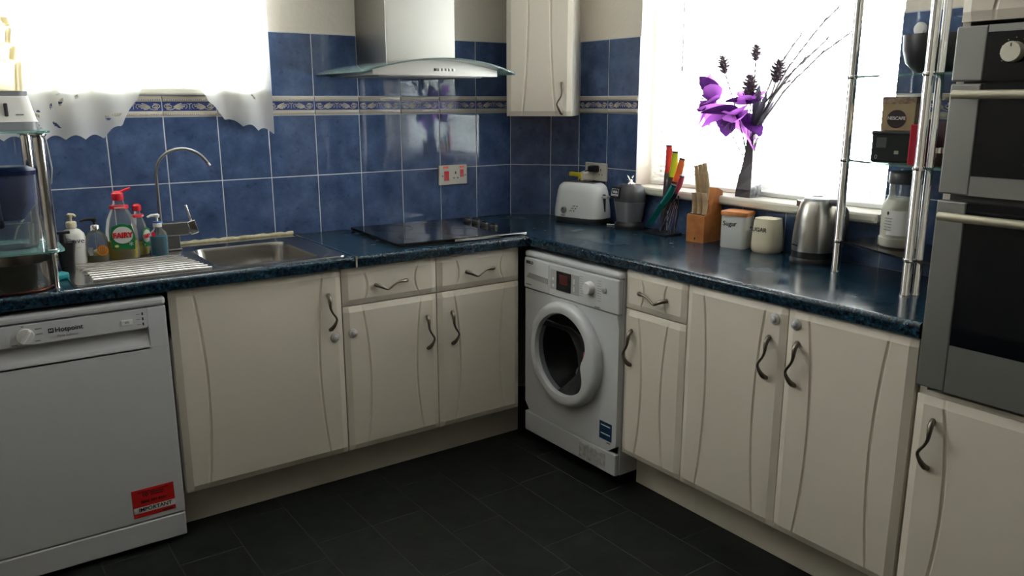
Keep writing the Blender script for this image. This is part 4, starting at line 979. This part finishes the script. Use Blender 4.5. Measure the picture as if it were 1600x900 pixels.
text('Dove', .026, mat('navy_print', (.03, .035, .07), .5), lo, (.006, -.0285, .083)); text('~2', .008, OFFW, lo, (.012, -.0288, .06))
so_ = bottle('soap_bottle', 'clear soap bottle with black pump and orange label', (-2.135, -.205, SK), [(.032, 0), (.036, .003), (.037, .06), (.034, .085), (.022, .103), (.015, .108), (.015, .113)], CLEARP, 1.05, .8, fx, None, [(.031, .002), (.034, .005), (.035, .026)], cloth_mat('pale_yellow_soap', C('#b0a440'), .3, .5))
pump(so_, .112, .0158, BLACK, PI*1.02, .045, .014, CHROME)
MB().tube([(0, 0, .01), (0, 0, .11)], .0022, 8).build('dip_tube', CLEARP, so_)
ol = MB().rings([[(.016+.0185*math.cos(2*PI*j/24), y, .043+.0185*math.sin(2*PI*j/24)) for j in range(24)] for y in (-.0284, -.0294)]).build('round_label', mat('orange_label', '#d98a2a', .5), so_)
for i in range(-2, 3): MB().tube([(.016+i*.0065, -.0297, .043+.015*math.cos(i*.6)), (.016+i*.004, -.0297, .034-.006+.002*abs(i))], .0008, 5).build('label_print', mat('brown_ink', (.15, .06, .02), .5), ol)
MB().box(-.026, -.012, -.0268, -.0255, .028, .056).build('text_panel', mat('grey_label', (.35, .36, .35), .5), so_)
GREEN = mat('green_label', '#12703a', .4); LIQ = cloth_mat('yellow_detergent', C('#dcc600'), .25, .5)
def dish(label, loc, k, rz, full, big):
    prof = [(.034, 0), (.040, .004), (.041, .05), (.040, .09), (.034, .125), (.022, .155), (.0145, .175), (.0135, .188)]
    prof = [(r*k, z*k) for r, z in prof]
    lq = [(r*k, z*k) for r, z in [(.033, .002), (.038, .005), (.039, full)]]
    b = bottle('detergent_bottle', label, loc, prof, CLEARP, 1.12, .72, rz, 'dish soap bottles by the tap', lq, LIQ)
    MB().lathe([(.0165*k, .184*k), (.0175*k, .19*k), (.017*k, .204*k), (.010*k, .212*k)], 0, 0, 20).build('cap', RED, b)
    if big: MB().tube([(.006, 0, .206*k), (.022, 0, .213*k), (.043, 0, .219*k)], [.006, .005, .0042], 8).build('cap_spout', RED, b)
    MB().lathe([(.0215*k, .158*k), (.0215*k, .168*k)], 0, 0, 24, 1.25, 1.0).build('neck_tag', mat('red_tag', '#d4323c', .5), b)
    text('~4' if big else '~2.5', .0068*k, WHITEP, b, (0, -.0222*k, .163*k))
    lab = []
    pl_ = [(-.034, .040), (.034, .034), (.038, .075), (.030, .108), (-.002, .116), (-.030, .106), (-.037, .075)]
    lab = MB().prism([(x*k*.93, z*k) for x, z in pl_], 'y', -.0308*k, -.0298*k).build('front_label', GREEN, b)
    MB().rings([[((.001+r*math.cos(2*PI*j/28))*k, y*k, (.080+r*.92*math.sin(2*PI*j/28))*k) for j in range(28)] for r, y in ((.0285, -.0305), (.0285, -.0316))]).build('white_disc', mat('label_white', (.66, .66, .62), .5), lab)
    text('FAIRY', .0215*k, mat('red_print', '#c01020', .5), lab, (.001*k, -.0322*k, .079*k), bold=.0011*k, sx=.98)
    text('*', .03*k, WHITEP, lab, (.022*k, -.0318*k, .046*k)); MB().rings([[(-.018*k+.006*k*math.cos(2*PI*j/14), y*k, .047*k+.004*k*math.sin(2*PI*j/14)) for j in range(14)] for y in (-.0305, -.0314)]).build('lemon_print', mat('lemon_print', '#d8c860', .5), lab)
    return b
dish('large clear bottle of yellow dish soap with red spout cap and green label', (-2.052, -.205, SK), 1.14, fx, .058, True)
dish('smaller clear bottle of yellow dish soap turned sideways with red cap', (-1.985, -.150, SK), .88, fx+1.0, .05, False)
bs_ = bottle('hand_soap_bottle', 'small pump bottle of blue hand soap beside the tap', (-1.932, -.205, SK), [(.024, 0), (.028, .003), (.0285, .07), (.026, .085), (.014, .098), (.0125, .106)], CLEARP, 1.05, .8, fx, None, [(.023, .002), (.027, .005), (.0275, .072)], cloth_mat('blue_soap', C('#0f98b8'), .2, .5))
pump(bs_, .105, .0150, WHITEP, PI*1.05, .032, .018)
MB().lathe([(.0152, .120), (.0152, .125)], 0, 0, 18).build('blue_ring', mat('blue_ring', '#2a6fc0', .4), bs_); MB().rings([[(-.018+.007*math.cos(2*PI*j/14), y, .082+.009*math.sin(2*PI*j/14)) for j in range(14)] for y in (-.0178, -.0225)]).build('red_mark', RED, bs_)
br = thing('brush_holder', 'black plastic dish brush caddy in front of the lotion bottle', 'caddy', (-2.243, -.315, SK-.003))
MB().loft([(0, 0, .040, .034, .008, 0), (0, 0, .048, .042, .008, .06), (0, 0, .058, .050, .008, .098), (0, 0, .064, .054, .008, .100)], cap1=False).build('cup', BLACK, br)
MB().box(-.026, .026, -.016, .016, .075, .096, .004).tube([(-.005, 0, .09), (-.005, 0, .128)], [.012, .010], 10).box(-.028, .018, -.010, .010, .126, .136, .003).build('brush_head', BLACK, br)
tag(MB().box(-.028, .028, -.020, .020, 0, .022, .006).build('sponge', TEAL, None, (-2.285, -.420, TOP), (0, 0, .4)), 'small teal sponge on the worktop behind the steel pan', 'sponge')

# rack on the left
rl = thing('two_tier_stand', 'chrome tube stand with two glass shelves at the dishwasher end', 'stand', (-2.43, -.42, TOP))
for (x, y), r0 in (((.128, -.125), .0165), ((.115, .10), .0165), ((-.24, -.125), .0165), ((-.24, .10), .0165)):
    MB().lathe([(.009, 0), (.0075, .004), (.0075, .105)], x, y, 14).lathe([(.010, .104), (r0, .110), (r0, .125), (r0, .448), (.012, .452)], x, y, 20).build('chrome_leg', CHROME, rl)
    MB().lathe([(.021, .1085), (.024, .112), (.024, .116), (.021, .120)], x, y, 18).lathe([(.019, .452), (.024, .456), (.024, .459), (.0, .462)], x, y, 18).build('collar', CHROME, rl)
MB().loft([(-.06, -.0125, .44, .30, .03, .113), (-.06, -.0125, .44, .30, .03, .119)], n=5).build('glass_shelf', GSHELF, rl)
MB().loft([(-.06, -.0125, .44, .30, .03, .4625), (-.06, -.0125, .44, .30, .03, .4685)], n=5).build('glass_shelf', GSHELF, rl)
pn = thing('steel_pan', 'shallow stainless steel pan on the worktop under the glass shelf', 'pan', (-2.405, -.495, TOP))
MB().lathe([(.100, 0), (.104, .004), (.104, .008)], 0, 0, 40).build('copper_base', mat('copper_base', (.16, .05, .03), .35, .9), pn)
MB().lathe([(.103, .008), (.106, .014), (.107, .084), (.110, .088), (.105, .088), (.103, .016), (.0, .012)], 0, 0, 44, cap1=False).build('pan_body', mat('pan_steel', (.50, .46, .42), .2, 1.), pn)
jg = thing('water_filter_jug', 'clear water filter jug with blue funnel and dark lid on glass shelf', 'jug', (-2.405, -.445, TOP+.1192))
MB().loft([(0, 0, .150, .110, .045, 0), (0, 0, .165, .12, .05, .01), (.0, 0, .185, .13, .05, .22)], cap1=False, n=8).build('jug_body', CLEARP, jg)
MB().loft([(0, 0, .10, .07, .03, .085), (0, 0, .125, .09, .04, .10), (0, 0, .165, .115, .045, .13), (0, 0, .178, .122, .048, .215)], n=8).build('filter_funnel', clear_mat('blue_tinted_plastic', C('#22407c'), .08, .55), jg)
MB().loft([(0, 0, .19, .135, .05, .2195), (.0, 0, .192, .137, .05, .232), (0, 0, .15, .10, .04, .243)], n=8).build('lid', mat('dark_blue_lid', '#1b2748', .3), jg)
MB().tube([(-.02, -.066, .232), (-.028, -.096, .225), (-.028, -.104, .17), (-.024, -.098, .10), (-.018, -.068, .075)], [.012, .013, .014, .013, .010], 10).build('handle', mat('navy_handle', '#10182c', .4), jg)
MB().lathe([(.06, .003), (.062, .07)], 0, 0, 24, 1.15, .82).build('water', clear_mat('water', (.5, .52, .52), .02, .10), jg)
stm = thing('food_steamer', 'white electric food steamer with stacked clear tubs on the top glass shelf', 'steamer', (-2.425, -.415, TOP+.4688))
MB().loft([(0, 0, .27, .22, .03, 0), (0, 0, .268, .218, .03, .024)], n=6).build('base', MGREY, stm)
MB().loft([(0, 0, .268, .218, .03, .0245), (0, 0, .262, .212, .03, .03), (0, 0, .234, .190, .03, .098)], n=6).build('housing', mat('steamer_white', (.70, .68, .64), .35), stm)
MB().loft([(0, 0, .232, .188, .03, .0985), (0, 0, .234, .19, .03, .112)], n=6).build('grey_trim', MGREY, stm)
MB().box(.05, .060, -.1085, -.098, .040, .078, .003).build('water_gauge', DGREY, stm)
text('~2.5', .008, MGREY, stm, (.087, -.1068, .045))
z = .1125
for i, (wd, h_) in enumerate(((.228, .088), (.214, .046), (.204, .052))):
    tb = MB().loft([(0, 0, wd-.014, .18-.012*i, .03, z), (0, 0, wd, .186-.012*i, .03, z+h_-.006), (0, 0, wd+.008, .192-.012*i, .03, z+h_-.005), (0, 0, wd+.008, .192-.012*i, .03, z+h_)], n=6, cap1=False).build('steaming_tub', STEAM, stm); z += h_
MB().loft([(0, 0, .20, .165, .03, z), (0, 0, .19, .155, .03, z+.02), (0, 0, .11, .09, .03, z+.028)], n=6).build('lid', STEAM, stm)
cdm = tag(MB().tube([(-2.270, -.31, 1.385), (-2.262, -.30, 1.376), (-2.255, -.275, 1.33), (-2.246, -.245, 1.25), (-2.250, -.22, 1.20), (-2.30, -.19, 1.14), (-2.36, -.16, 1.05), (-2.40, -.12, .925), (-2.45, -.10, .9155)], .003, 8).build('steamer_cord', mat('grey_white_cord', (.45, .46, .46), .5), None), 'pale thin cord hanging from the steamer beside the chrome stand', 'cord')
